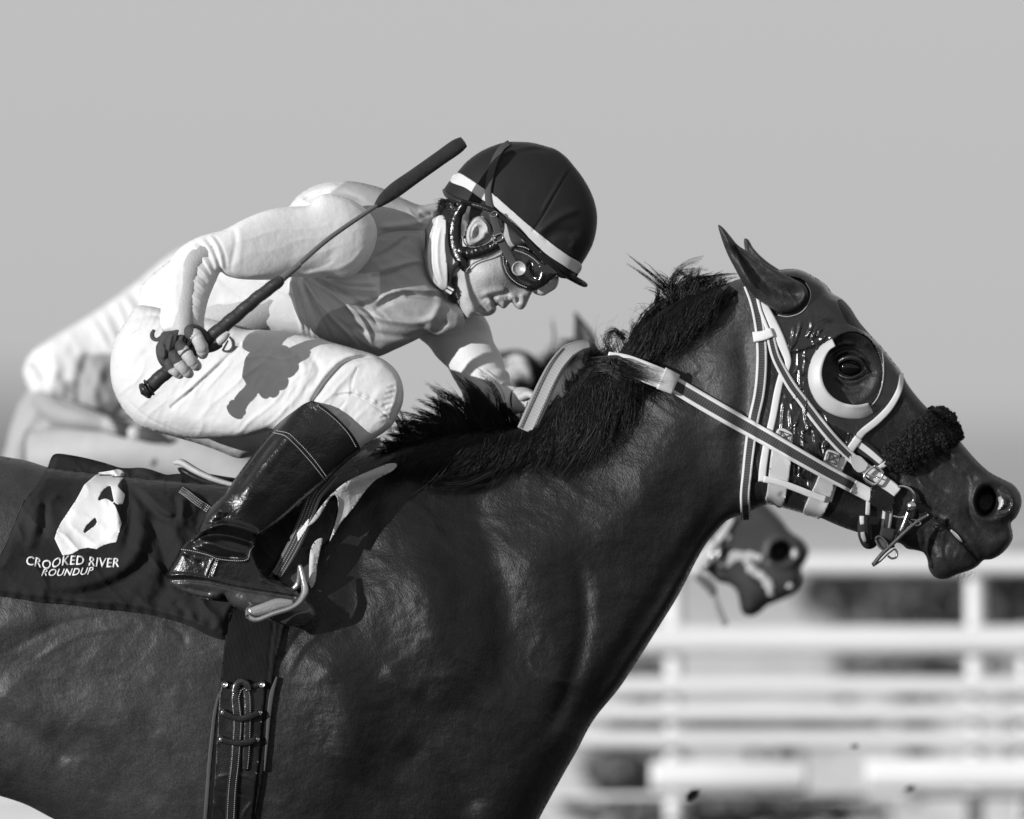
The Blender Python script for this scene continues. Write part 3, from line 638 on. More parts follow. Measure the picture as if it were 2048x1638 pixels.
# long water-wet wrinkles running down the vinyl
for (x,y,dx,dy) in [(1590,650,-14,70),(1604,640,-20,60),(1625,640,-12,36),(1640,650,-16,30),(1585,745,10,60),(1600,730,4,80),(1612,770,0,60),(1568,800,-6,90),(1580,815,4,90),(1595,830,-4,80),(1606,850,6,90),(1630,860,12,60),(1572,900,-6,70),(1640,900,10,40),(1600,930,4,50),(1590,970,6,20),(1618,960,6,30),(1660,860,-14,40),(1700,860,-12,40),(1560,900,-8,60),(1610,800,10,70),(1622,830,14,80),(1552,930,-4,60),(1650,880,4,50),(1645,655,-8,20),(1580,680,-10,50),(1612,900,8,60),(1730,858,-6,24),(1720,850,-8,30)]:
    crack.append(stroke([(x,y),(x+dx*.5+jit(4),y+dy*.5),(x+dx,y+dy)],2.5,4.6))
hp=[(1519,590),(1512,575),(1530,548),(1566,540),(1600,538),(1630,552),(1655,569),(1668,586),(1688,598),(1676,600),(1684,626),(1696,646),(1716,656),(1741,669),(1768,696),(1790,724),(1805,744),(1798,782),(1775,819),(1748,847),(1720,869),(1711,892),(1690,915),(1674,940),(1656,1002),(1652,1020),(1640,1036),(1601,1024),(1562,1013),(1530,1004),(1523,961),(1528,911),(1546,833),(1560,741),(1552,670)]
eh=[(1705+61*math.cos(a),745+82*math.sin(a)) for a in np.linspace(0,2*math.pi,40)[:-1]]
earh=spline([(1500,560),(1530,552),(1580,552),(1608,560),(1620,580),(1618,600),(1602,622),(1575,632),(1552,630),(1530,612),(1506,590)],True,4)
hd=patch(hp,hf,5,2.3,holes=[eh,earh],relief=crack,mirror=True)
mk('hood_panel',hd,mhood,hood)
mks('edge_stitching',(strap([(1766,700),(1768,728),(1766,765),(1756,795),(1743,812)],2.2,hf,off=8,t=3,edge=.4),strap([(1612,565),(1621,582),(1619,602),(1603,624),(1576,633),(1556,630)],2,hf,off=8,t=3,edge=.35)),mweb,hood)
# white bindings
bn=[strap([(1521,597),(1534,622),(1552,660),(1566,692),(1576,722),(1574,742)],[12,16,19,17,13,8],hf,off=10,t=6),
    strap([(1566,738),(1556,780),(1546,833),(1534,885),(1526,935),(1524,963)],[11,14,14,14,15,15],hf,off=9,t=6),
    strap([(1527,958),(1555,964),(1590,976),(1620,988),(1652,999)],[13,13,13,13,13],hf,off=20,t=10),
    strap([(1806,745),(1800,778),(1782,812),(1756,840),(1724,866),(1710,884)],[8,11,13,14,14,15],hf,off=10,t=7),
    strap([(1718,876),(1703,896),(1690,918)],[16,16,15],hf,off=11,t=8),
    strap([(1689,916),(1676,945),(1664,978),(1656,1003)],[15,15,15,15],hf,off=10,t=7)]
mk('white_edge_binding',join(*bn),mbind,hood)
tabs=join(patch([(1557,857),(1584,867),(1585,873),(1563,1016),(1548,1009),(1532,1001),(1534,985)],hf,14,3,t=12),
          patch([(1655,900),(1680,909),(1679,916),(1668,975),(1640,1038),(1624,1033),(1608,1027),(1634,960),(1649,915)],hf,15,3,t=13))
mk('fastening_tab',tabs,mwhite,hood)
def box(a,b,c,d):
    L=[a,b,c,d,a]; o=[]
    for i in range(4): o.append(strap([L[i],L[i+1]],1.3,hf,off=19,t=2,edge=.03,sm=0))
    o.append(strap([a,c],1.3,hf,off=19,t=2,edge=.03,sm=0)); o.append(strap([b,d],1.3,hf,off=19,t=2,edge=.03,sm=0)); return o
mks('tab_stitching',(join(*box((1559,861),(1581,870),(1577,885),(1556,877))),join(*box((1657,904),(1677,912),(1671,930),(1651,921)))),mweb,hood)
# crescent cup: a flange standing out from the face
oc=spline([(1664,677),(1643,690),(1626,712),(1617,740),(1617,765),(1626,792),(1644,816),(1670,831),(1700,838),(1725,837),(1747,825)],False,3)
ic=spline([(1671,692),(1659,700),(1650,715),(1644,735),(1643,752),(1649,774),(1662,792),(1680,804),(1702,810),(1720,810),(1737,806)],False,3)
n=60; oc=oc[np.linspace(0,len(oc)-1,n).astype(int)]; ic=ic[np.linspace(0,len(ic)-1,n).astype(int)]
cols=[]; base=hf(1690,760)[0]
do=hf(oc[:,0],oc[:,1])-6; di=hf(ic[:,0],ic[:,1])
prof=[(0,1,None),(0,.0,0),(.12,0,7),(.45,0,15),(.8,0,24),(1.0,0,28),(1.03,0,25),(1.0,0,0)]
V=[];nn=len(prof)
for (k,_,h) in prof:
    P=oc*(1-k)+ic*k; d=(do*(1-min(k,1))+di*min(k,1))-(h if h is not None else -6); V.append(np.column_stack([P,d]))
V=np.concatenate(V); F=[(k*n+i,k*n+i+1,(k+1)*n+i+1,(k+1)*n+i) for k in range(nn-1) for i in range(n-1)]
F+=[tuple(k*n for k in range(nn)),tuple(k*n+n-1 for k in reversed(range(nn)))]
mk('eye_cup',(V,F,None),mwhite,hood)
# ---------------- bridle
br=empty('bridle','striped webbing racing bridle with white edged reins and steel bit on the front horse','bridle',(1760,1100,0))
E,Cn=.52,.018
mk('throat_strap',strap([(1496,570),(1508,600),(1517,640),(1523,690),(1523,740),(1518,790),(1508,835),(1500,890),(1494,945),(1490,995),(1494,1040)],[18,20,20,21,22,22,22,21,20,20,20],hf,off=8,t=6,edge=E,cen=Cn,eu=.58,rib=.8,step=2.6),mweb,br)
mk('cheek_strap',strap([(1540,668),(1551,712),(1567,745),(1585,775),(1604,800),(1622,824),(1642,850),(1664,876),(1690,903),(1716,926)],[17,18,19,20,20,21,21,21,21,20],hf,off=12,t=8,edge=E,cen=Cn,eu=.5,rib=.8,step=2.6),mweb,br)
mk('crown_strap',strap([(1514,590),(1521,620),(1530,645),(1540,672)],[6,6,7,8],hf,off=13,t=8,edge=.6),mweb,br)
mk('browband_loop',strap([(1506,674),(1526,671),(1545,664)],[20,19,18],hf,off=17,t=12,edge=.62),mweb,br)
mk('cheek_keeper',patch([(1700,913),(1716,911),(1728,918),(1737,930),(1731,941),(1718,945),(1706,934)],hf,19,2.5,t=14),mwhite,br)
mk('buckle_strap',strap([(1724,932),(1745,947),(1765,962),(1784,975),(1796,985)],[22,23,24,23,21],hf,off=15,t=11,edge=.56,rib=1.2,step=3),mweb,br)
bu=tube([(x,y,hf(x,y)[0]-27) for x,y in [(1750,932),(1766,945),(1762,957),(1750,969),(1742,966),(1728,955),(1738,940),(1750,932)]],2.6,8,step=2)
mk('buckle',join(bu,tube([(1733,948,hf(1733,948)[0]-28),(1754,956,hf(1754,956)[0]-28)],1.6,6)),M('buckle_metal',.75,rough=.2,metal=1),br)
mk('nose_cross_strap',join(strap([(1716,887),(1740,905),(1764,925)],[28,27,24],hf,off=7,t=5,edge=.02,cen=.56,eu=.42),strap([(1758,937),(1768,930),(1779,922)],[10,10,10],hf,off=12,t=8,edge=.5)),mweb,br)
mk('rein_loop_end',patch([(1744,973),(1765,977),(1786,990),(1790,1002),(1780,1026),(1764,1020),(1742,1008),(1741,992)],hf,14,2.5,t=12,relief=[lambda x,y:1.2*np.sin(x*.9)*np.sin(y*.9)]),mdark,br)
rf=lambda x,y:np.minimum(hf(x,y)-14*smooth(1515,1545,x)*smooth(1715,1690,x),qrein(x,y))
def qrein(x,y): return np.interp(x,[1240,1300,1345,1380,1410],[-112,-116,-104,-70,0])
reinp=[(1338,763),(1400,800),(1450,829),(1498,856),(1540,880),(1583,905),(1620,926),(1656,946),(1700,969),(1742,991)]
mk('rein',join(strap(reinp[:9]+[(1722,981)],[33,34,34,33,32,31,30,29,28,27],rf,off=11,t=5,edge=E,cen=Cn,eu=.56,rib=1.2,step=2.6),
   strap([(1706,972),(1725,982),(1745,993)],[27,27,27],rf,off=13,t=5,edge=.54,rib=1,step=3)),mweb,br)
mk('rein_grip',join(strap([(1214,716),(1250,727),(1290,744),(1338,763)],[26,36,41,40],rf,off=17,t=5,edge=.62),strap([(1322,756),(1352,769)],[46,42],rf,off=21,t=5,edge=.54)),M('pale_leather',.5,rough=.5,attr=True,bump=(700,.0008),var=(50,.1)),br)
# the rein loop rising over the crest to the far hand
loopm=M('rubber_grip',.2,rough=.5,attr=True,bump=(1100,.0016),var=(400,.2))
LP=[(1180,687,-40),(1160,691,-52),(1138,702,-62),(1116,728,-70),(1098,760,-76),(1082,795,-80),(1068,826,-82),(1052,862,-82)]
mk('rein_loop',strap(LP,[16,22,30,34,36,38,38,38],t=5,edge=.2,cen=.3,eu=.72,rib=1.2,step=3),loopm,br)
mk('rein_stitching',join(*[strap([(x+ox,y+oy,d-4) for x,y,d in LP[2:]],1.4,t=2,edge=.02) for ox,oy in ((-11,-6),(10,6))]),mweb,br)
# bit
def T3(L,dz): return [(x,y,hf(x,y)[0]-dz) for x,y in L]
bit=join(tube(T3([(1796,973),(1806,972),(1817,976),(1826,986),(1829,997),(1826,1008)],16),[2.5,3,3.6,4.2,4.6,4.4],10,step=2),
         ellipsoid((1823.5,1012,hf(1823,1012)[0]-18),(11.5,11.5,12),20,12),
         tube(T3([(1817,1022),(1812,1032),(1801,1035),(1787,1032)],18),[4.6,3.6,3,2.4],8,step=2),
         tube(T3([(1818,1024),(1812,1040),(1805,1057),(1796,1073),(1787,1086),(1776,1096)],20),[5.5,5.6,5.4,4.6,4,2.2],10,step=2))
mk('bit_ring',bit,msteel,br)
pk=lambda x,y:float(hf(x,y)[0])
def flat3(L,d0,d1): 
    k=len(L); return [(x,y,d0+(d1-d0)*i/(k-1)) for i,(x,y) in enumerate(L)]
mk('curb_prong',join(tube(flat3([(1857,1030),(1838,1041),(1808,1066),(1783,1090),(1762,1110),(1746,1130)],-100,-118),[3.4,3.8,4,4,4,4.4],8,step=3),
                 tube(flat3([(1746,1131),(1760,1123),(1776,1108),(1789,1098)],-114,-104),[3,1.6,1.6,1.5],8,step=3),
                 tube(flat3([(1776,1112),(1784,1117),(1793,1114),(1794,1104),(1790,1098)],-106,-104),2.2,8,step=2),
                 tube(flat3([(1818,1041),(1824,1048),(1836,1051),(1842,1047),(1834,1041),(1822,1039)],-106,-106),1.7,8,step=2)),M('worn_metal',.22,rough=.3,metal=.9,bump=(150,.001)),br)
mk('bit_leather',join(patch([(1836,1020),(1858,1026),(1860,1031),(1842,1046),(1834,1052),(1830,1044),(1840,1034)],hf,8,2.2,t=7)),mdark,br)
mk('chin_strap',join(strap([(1777,1012),(1775,1035),(1772,1058),(1769,1074)],[20,20,19,18],hf,off=9,t=9,edge=.4,cen=.015,eu=.45),
                 strap([(1778,1056,-96),(1774,1078,-94),(1780,1098,-80)],[30,30,22],t=8,edge=.02)),mweb,br)
mk('tongue_strap_loop',join(tube(flat3([(1751,1078),(1756,1073),(1764,1075),(1776,1092),(1770,1100),(1758,1092),(1751,1078)],-100,-100),2.4,8,step=2),patch([(1753,1078),(1762,1077),(1774,1093),(1768,1098),(1758,1090)],lambda x,y:np.full(np.shape(x),-94.),3,2,t=3)),M('tongue_leather',.06,rough=.4,bump=(300,.001)),br)
mk('curb_strap',join(strap([(1738,996),(1737,1012),(1736,1030)],[9,9,9],hf,off=10,t=8,edge=.5),
   setg(tube([(1729,1030,-98),(1727,1050,-98),(1729,1072,-92),(1736,1088,-80),(1746,1088,-72),(1752,1074,-72),(1752,1050,-78)],[10,11.5,12,10,8,8,8],14,rz=[5,5,6,8,6,5,5],step=2),.014),
   strap([(1724,1032,-104),(1724,1040,-104),(1725,1049,-104)],[9,9,8],t=3,edge=.5),strap([(1725,1064,-103),(1727,1074,-102),(1731,1084,-98)],[8,9,6],t=3,edge=.3)),mweb,br)
# ---------------- fleece noseband
fl_=[(1766,900),(1790,878),(1812,858),(1840,836),(1860,820),(1880,814),(1898,820),(1909,830),(1918,850),(1927,868),(1924,880),(1905,892),(1884,904),(1858,920),(1835,936),(1810,946),(1795,940),(1778,932),(1766,915)]
base_fr=lambda x,y:hf(np.clip(x,1700,1895),y)
fleece=empty('fleece_noseband','fluffy black sheepskin noseband across the nose of the front horse','noseband',(1840,940,0))
fp=patch(fl_,lambda x,y:np.minimum(hf(x,y),-18.),8,3.5,relief=[lambda x,y:9*np.abs(fbm(x,y,13,3))],lift=lambda x,y,sd:22*np.sqrt(np.clip(sd/28,0,1)),t=40)
random.seed(5)
tv=[];tf=[]
Q=spline(fl_,True,4); 
c0=0; pts=[]
while len(pts)<2300:
    x=1760+170*random.random(); y=810+140*random.random(); pts.append((x,y))
pts=np.array(pts); dd,_=dist_pts(pts[:,0],pts[:,1],Q,True); ins=inside_pts(pts[:,0],pts[:,1],Q); sdv=np.where(ins,dd,-dd)
dep=np.minimum(hf(pts[:,0],pts[:,1]),-18.)-8-22*np.sqrt(np.clip(sdv/28,0,1))-6*np.abs(fbm(pts[:,0],pts[:,1],13,3))
ico=[]
ph=(1+5**.5)/2
ICO=np.array([(-1,ph,0),(1,ph,0),(-1,-ph,0),(1,-ph,0),(0,-1,ph),(0,1,ph),(0,-1,-ph),(0,1,-ph),(ph,0,-1),(ph,0,1),(-ph,0,-1),(-ph,0,1)],float)/1.9
IF=[(0,11,5),(0,5,1),(0,1,7),(0,7,10),(0,10,11),(1,5,9),(5,11,4),(11,10,2),(10,7,6),(7,1,8),(3,9,4),(3,4,2),(3,2,6),(3,6,8),(3,8,9),(4,9,5),(2,4,11),(6,2,10),(8,6,7),(9,8,1)]
for (x,y),sdk,dk in zip(pts,sdv,dep):
    if sdk<-1.5: continue
    r=2.0+2.3*random.random(); J=ICO*(r*(1+.5*RNG.rand(12,1)-.25))*np.array([1,1,1.1]); o=len(tv)
    zz=dk-1+jit(2.5); k=1 if sdk>6 or True else 0
    tv+=(J+np.array([x,y,zz])).tolist(); tf+=[tuple(a+o for a in f) for f in IF]
    if sdk<9:
        for _ in range(3):
            o=len(tv); J=ICO*(1.8+2*random.random()); tv+=(J+np.array([x+jit(3),y+jit(3),zz+random.random()*abs(zz)])).tolist(); tf+=[tuple(a+o for a in f) for f in IF]
mfl=M('black_fleece',.009,rough=.8,spec=.35,bump=(300,.003),var=(200,.5))
def fib(i):
    k=random.randrange(len(pts))
    if sdv[k]<-1: return None
    x,y=pts[k]; d=dep[k]; a=random.random()*6.28; b_=random.random()*6.28
    return [(x+jit(3),y+jit(3),d),(x+4*math.cos(a),y+4*math.sin(a),d-3-2*random.random()),(x+6*math.cos(a+1.5)+jit(2),y+6*math.sin(a+1.5)+jit(2),d-4-3*random.random()),(x+5*math.cos(b_),y+5*math.sin(b_),d-6*random.random())],.55
mk('fleece_cover',join(fp,(np.array(tv),tf,None),strands(fib,5200,.01)[:2]+(None,)),mfl,fleece)
mk('band_seam',strap([(1800,930),(1830,916),(1866,888),(1900,868),(1920,856)],[5,5,5,5,4],lambda x,y:np.minimum(hf(x,y),-18.)-30,off=6,t=6,edge=.012),mfl,fleece) if False else None
# ================================================================== towel, girth, saddle
mtowel=M('towel_cloth',.02,rough=.85,spec=.1,attr=True,bump=(650,.0014),bump2=(34,.004),var=(700,.6),sheen=.04)
tw=empty('saddle_towel','dark saddle cloth with a white number six and lettering, behind the jockey boot','saddle cloth',(230,1150,-200))
TO=[(110,907),(140,910),(179,918),(212,927),(238,935),(258,936),(280,935),(300,939),(331,949),(345,948),(359,947),(380,950),(400,954),(430,960),(462,972),(520,985),(570,1000),(590,1060),(560,1120),(500,1200),(468,1222),(458,1270),(448,1277),(420,1270),(385,1252),(333,1236),(300,1228),(256,1221),(205,1217),(154,1210),(115,1206),(77,1202),(30,1195),(0,1191),(-60,1190),(-40,1150),(0,1118),(15,1083),(31,1044),(46,1008),(72,974),(90,941),(97,921),(103,910)]
TR=[stroke([(250,940),(262,1000),(262,1060),(250,1110)],9,-10),stroke([(240,960),(235,1000),(238,1060)],10,9),stroke([(246,950),(254,990),(249,1045)],4,-10,False),
    stroke([(268,962),(300,990),(330,1020),(352,1030),(364,1022),(362,1000)],8,12,False),stroke([(262,978),(292,1010),(322,1034),(356,1042)],9,-13),
    stroke([(300,1020),(310,1060),(330,1110),(338,1180)],13,-15),stroke([(325,1010),(350,1060),(372,1120),(360,1160)],14,10),
    stroke([(345,990),(358,1012),(356,1030),(340,1044)],6,-9),stroke([(285,1030),(280,1090),(255,1130),(200,1160),(120,1180)],16,12),stroke([(305,1070),(296,1120),(250,1160),(180,1185),(90,1190)],13,-13),
    stroke([(90,990),(92,1040),(86,1080)],9,-11),stroke([(70,1000),(72,1050),(60,1110)],12,8),stroke([(120,985),(104,1000),(74,1008)],7,7),
    stroke([(150,960),(140,1000),(120,1050)],18,-5),stroke([(180,940),(230,942),(270,950)],8,6),stroke([(250,944),(290,958),(330,962)],7,-8),
    stroke([(400,975),(372,1000),(368,1060)],9,9),stroke([(420,990),(400,1030),(395,1070)],9,-10),stroke([(335,962),(334,978),(338,992)],4,-6),
    stroke([(40,1170),(140,1196),(260,1204),(360,1230),(430,1256)],6,3,False),stroke([(50,1130),(120,1140),(220,1130)],16,4),
    stroke([(380,1120),(330,1180),(300,1215)],16,-9),stroke([(400,1190),(430,1230),(440,1262)],10,7),stroke([(350,1200),(380,1230)],8,-5),
    lambda x,y:3.2*fbm(x,y,70,8)+1.2*fbm(x,y,22,4),folds(50,30,3,6,14,3.),
    lambda x,y:2.0*np.sin(x/4.3)*np.exp(-((y-(1190+ (x>0)*x*.12))/13)**2)]
def towel_depth(x,y):
    d=hf(x,y); e=smooth(0,45,y-np.interp(x,[97,110,179,238,300,359,400,462,570],[915,907,918,935,939,947,954,972,1000])); return np.minimum(d,-2)*1.0-8*e
tp=patch(TO,towel_depth,12,3.2,relief=TR,t=10,lift=lambda x,y,sd:-14*(1-smooth(0,14,sd)))
tpg=(tp[0],tp[1],.020+.012*vnoise(tp[0][:,0],tp[0][:,1],60,2))
tv2=tp[0].copy(); tv2[:,2]=-tv2[:,2]; nT=len(tv2)
mk('cloth',join(tpg,(tv2,[tuple(reversed(f)) for f in tp[1]],tpg[2])),mtowel,tw)
TOs=spline(TO,True,8.)
def tow(x,y):
    x=np.atleast_1d(np.asarray(x,float)); y=np.atleast_1d(np.asarray(y,float))
    d=towel_depth(x,y)-12
    for f in TR: d=d-f(x,y)
    q,_=dist_pts(x,y,TOs,True); return d+14*(1-smooth(0,14,q))
mprint=M('white_print',.70,rough=.6,bump=(500,.0008),var=(40,.06))
six=[(195,945),(215,942),(234,938),(243,941),(248,947),(247,954),(241,963),(236,972),(251,989),(250,998),(247,1008),(238,1009),(231,1005),(228,995),(225.6,985),(222,971),(213,975),(205,983),(199,996),(193.6,1009.5),(198,1003),(205,999),(212,997),(219,999),(226,1004),(233,1012),(240,1028),(246,1047),(241,1066),(236,1084),(224,1086),(213,1089),(205,1093),(197,1098),(180,1095),(164,1098),(149,1107),(140,1109),(129.5,1111),(121,1094),(113,1077),(118,1060),(125.6,1044),(140,1022),(154,1000.5),(162,985),(169,970),(182,958)]
hole=[(193.6,1034),(197,1044),(192,1052),(184.6,1057),(177,1063),(169,1070),(172,1058),(177,1049),(186,1041)]
mk('number_six',patch(six,tow,1.6,2.2,holes=[hole],raw=True,t=1.4),mprint,tw)
def text_patch(body,x0,y0,x1,y1,h,wob,off,bold=.02,shear=.25):
    cu=bpy.data.curves.new('tmp','FONT'); cu.body=body; cu.offset=bold; cu.shear=shear; cu.size=1; cu.resolution_u=3; cu.space_character=1.05
    ob=bpy.data.objects.new('tmp',cu); SC.collection.objects.link(ob); dg=bpy.context.evaluated_depsgraph_get(); dg.update()
    me=bpy.data.meshes.new_from_object(ob.evaluated_get(dg)); bpy.data.objects.remove(ob); v=np.array([q.co[:] for q in me.vertices]); f=[tuple(p.vertices) for p in me.polygons]
    w0,w1=v[:,0].min(),v[:,0].max(); ch=.7; u=(v[:,0]-w0)/(w1-w0); X=x0+(x1-x0)*u; dx,dy=x1-x0,y1-y0; L=math.hypot(dx,dy); s=v[:,1]/ch*h
    X=X+dy/L*s; Y=y0+dy*u-dx/L*s+wob(u); D=off(X,Y)-2.2
    V=np.column_stack([X,Y,D]); n=len(V); V2=V+np.array([0,0,2.]); E=set()
    for q in f:
        for i in range(len(q)): E.add((q[i],q[(i+1)%len(q)]))
    F=[tuple(reversed(q)) for q in f]+[(a,b,n+b,n+a) for a,b in E if (b,a) not in E]
    bpy.data.meshes.remove(me); return np.concatenate([V,V2]),F,None
mk('lettering',join(text_patch('CROOKED RIVER',57,1129,242,1132,18,lambda u:6*np.exp(-((u-.24)/.1)**2)+2*np.sin(u*9),tow,.018,.12),text_patch('ROUNDUP',87,1151,192,1147,14,lambda u:1.5*np.sin(u*3.1),tow,.018,.4)),mprint,tw)
mk('hem_stitching',strap([(50,1000),(30,1050),(10,1098),(-10,1130)],1.4,tow,off=1.5,t=2,edge=.06),mweb,tw)
# pale scuffs of dried sweat on the cloth
# ---------------- overgirth
gi=empty('overgirth','dark elastic girth with six steel rivets and stitched leather strap under the stirrup','girth',(480,1640,-240))
gd=lambda x,y:hf(x,y)
gw=patch([(464,1190),(560,1160),(590,1170),(572,1250),(558,1300),(546,1372),(541,1430),(534,1500),(526,1560),(512,1640),(500,1760),(395,1760),(412,1640),(424,1520),(432,1430),(441,1380),(447,1330),(453,1272)],gd,9,3.5,t=8,
   relief=[stroke([(549,1240),(541,1310),(537,1372)],1.5,-3,False),stroke([(556,1240),(548,1310),(543,1372)],1.5,3,False),stroke([(575,1200),(566,1260),(556,1320)],2,3),lambda x,y:.5*np.sin(x*1.1+.2*y)])
mk('elastic_web',gw,M('girth_elastic',.008,rough=.75,spec=.12,bump=(900,.0012),var=(300,.5)),gi)
mk('girth_lining',join(strap([(441,1385),(433,1420),(427,1470),(421,1530),(412,1640),(405,1700)],[5,7,8,8,8,8],gd,off=10,t=9),strap([(556,1352),(546,1385),(540,1430),(536,1480),(531,1540)],[4,9,8,6,3],gd,off=11,t=9)),M('lining_felt',.055,rough=.8,bump=(400,.001)),gi)
mk('leather_backing',patch([(446,1368),(455,1362),(480,1372),(500,1370),(522,1362),(530,1368),(526,1440),(522,1500),(515,1555),(505,1640),(495,1740),(414,1740),(424,1640),(432,1540),(438,1450)],gd,13,3.2,t=6,relief=[stroke([(432,1560),(440,1552),(475,1548),(505,1555),(512,1570)],2,2.5),stroke([(430,1580),(470,1584),(505,1590)],1.5,-2.5),stroke([(428,1600),(445,1620),(452,1638)],2,3),stroke([(508,1600),(492,1620),(486,1638)],2,3)]),mdark,gi)
mst=M('glossy_strap',.016,rough=.22,spec=.6,bump=(120,.001),coat=.3)
A=[(479,1376),(474,1392),(475,1410),(478,1440),(476,1480),(472,1530),(467,1572),(463,1638),(460,1720)]
Bs=[(491,1372),(496,1385),(498,1420),(497,1470),(495,1510),(492,1538)]
mk('billet_strap',join(strap(A,[16,17,18,20,20,21,22,23,24],gd,off=19,t=7),strap(Bs,[12,14,15,15,15,10],gd,off=18,t=6),tube([(x,y,gd(x,y)[0]-21) for x,y in [(472,1384),(476,1368),(485,1361),(495,1366),(499,1380)]],[8,8,7,7,7],10,rz=4,step=3)),mst,gi)
def dashes(P,w,depthf,off,gap=4.2,ln=2.6,g=.42):
    Q=spline(P,False,.5); acc=np.concatenate([[0],np.cumsum(np.hypot(*np.diff(Q[:,:2],axis=0).T))]); out=[]; s=0
    while s+ln<acc[-1]:
        a=np.array([np.interp(s,acc,Q[:,k]) for k in range(Q.shape[1])]); b=np.array([np.interp(s+ln,acc,Q[:,k]) for k in range(Q.shape[1])]); out.append((a,b)); s+=gap
    V=[];F=[]
    for a,b in out:
        d=b[:2]-a[:2]; d=d/np.linalg.norm(d); nn=np.array([-d[1],d[0]])*w/2; o=len(V)
        da=(depthf(a[0],a[1])[0]-off) if depthf else a[2]-off; db=(depthf(b[0],b[1])[0]-off) if depthf else b[2]-off
        for q in (0,1.2):
            V+=[(*(a[:2]-nn),da+q),(*(a[:2]+nn),da+q),(*(b[:2]+nn),db+q),(*(b[:2]-nn),db+q)]
        F+=[(o,o+1,o+2,o+3),(o,o+4,o+5,o+1),(o+1,o+5,o+6,o+2),(o+2,o+6,o+7,o+3),(o+3,o+7,o+4,o)]
    return np.array(V),F,np.full(len(V),g)
def offs(P,k):
    P=np.array(P,float); t=np.gradient(P[:,:2],axis=0); t/=np.linalg.norm(t,axis=1)[:,None]; Q=P.copy(); Q[:,0]+=-t[:,1]*k; Q[:,1]+=t[:,0]*k; return Q.tolist()
mk('strap_stitching',join(dashes(offs(A,6.5),1.5,gd,21.5,g=.3),dashes(offs(A,-6.5),1.5,gd,21.5,g=.3),dashes(offs(Bs,-5),1.3,gd,20.5,g=.25)),mweb,gi)
kp=[[(452,1367),(466,1374),(483,1380),(503,1376),(526,1367)],[(447.7,1422),(462,1430),(482,1435),(502,1431),(520.4,1423)],[(443.8,1476),(460,1481),(480,1484),(498,1482),(515,1476)]]
for q in kp[1:]: mk('keeper',strap(q,[12,12,12,12,12],lambda x,y:gd(x,y)-6,off=22,t=10),mdark,gi)
mk('keeper',strap([(452,1367),(462,1370),(474,1374)],[10,10,8],lambda x,y:gd(x,y),off=16,t=8),mdark,gi); mk('keeper',strap([(498,1374),(512,1370),(526,1367)],[8,10,10],lambda x,y:gd(x,y),off=16,t=8),mdark,gi)
for q in kp:
    for e in (q[0],q[-1]):
        d=gd(*e)[0]-22; mk('rivet',join(tube([(e[0],e[1],d+10),(e[0],e[1],d+1),(e[0],e[1],d-1.5)],[7.2,7.2,6],18,step=2),ellipsoid((e[0],e[1],d-1.5),(3.4,3.4,2.2),12,6)),M('rivet_steel',.7,rough=.28,metal=1,bump=(300,.001)),gi)
# ---------------- saddle
sa=empty('racing_saddle','small pale racing saddle with dark stirrup leathers beneath the jockey','saddle',(620,1000,0))
mpale=M('pale_saddle_leather',.42,rough=.55,spec=.4,bump=(200,.0015),bump2=(30,.002),var=(25,.2),var2=(120,.15))
sad=lambda x,y:np.minimum(hf(x,y),-30)
# seat hidden under the rider: a low arch over the back
seat=Surf([(352,935),(420,948),(500,958),(600,948),(690,915),(770,902),(760,930),(700,960),(640,1010),(560,1020),(470,1000),(380,965)],150,0,c=5,step=8)
mk('seat',seat.mesh(6),mdark,sa)
mk('cantle_pad',join(tube([(349,925,-70),(362,925,-80),(390,941,-96),(422,956,-108),(460,968,-116),(500,976,-120)],[4.5,7,7,6,5,4],10,rz=[6,12,14,12,8,6],step=3)),mpale,sa)
fdep=lambda x,y:np.minimum(hf(x,y)-10,np.interp(x,[600,640,700,794,830],[-262,-256,-236,-160,-140]))
# knee-roll flap: outer crescent, then the curled inner face
fl1=[(794,928),(780,927),(757,935),(735,944),(712,954),(694,964),(678,976),(664,989),(651,1004),(640,1018),(629,1034),(618,1052),(628,1046),(640,1033),(651,1014),(660,999),(667,991),(672,990),(676,996),(678,1018),(676,1032),(671,1050),(666,1066),(660,1084),(672,1064),(681,1048),(694,1032),(706,1018),(717,1003),(727,988),(738,974),(752,960),(770,950),(785,942),(794,933)]
mk('flap',patch(fl1,fdep,14,2.4,raw=False,t=26,relief=[stroke([(668,985),(700,965),(740,950),(780,936)],12,8),stroke([(676,1040),(700,1000),(730,970)],14,-4),stroke([(655,1003),(667,989),(676,996),(678,1020),(668,1056)],2.5,5,False),stroke([(640,1024),(655,1002)],4,4)]),mpale,sa)
mk('lower_flap',patch([(624,1096),(634,1080),(646,1076),(642,1100),(636,1130),(633,1158),(628,1172),(623,1176),(620,1150)],fdep,8,2.6,t=30,relief=[stroke([(630,1100),(626,1140),(626,1170)],5,4)]),mpale,sa)
mk('under_flap',patch([(555,1130),(590,1085),(620,1052),(645,1022),(664,1000),(674,1004),(672,1030),(660,1075),(645,1092),(628,1150),(618,1168),(600,1178),(575,1170),(555,1150)],lambda x,y:hf(x,y),20,3,t=16,relief=[stroke([(560,1120),(600,1098),(640,1094)],6,8),stroke([(570,1140),(610,1120),(640,1100)],10,-9),stroke([(650,1020),(664,1040),(655,1070)],6,7)]),M('suede_dark',.028,rough=.8,bump=(300,.0015),var=(60,.4)),sa)
mk('sweat_flap',patch([(500,980),(600,960),(700,930),(720,950),(670,985),(640,1020),(615,1060),(590,1100),(560,1150),(520,1180),(505,1120)],lambda x,y:hf(x,y),14,4,t=12),mdark,sa)
sld=lambda x,y:np.minimum(hf(x,y),-222.)
SL=[(668,948),(650,968),(632,990),(612,1040),(592,1085),(572,1122),(555,1150)]
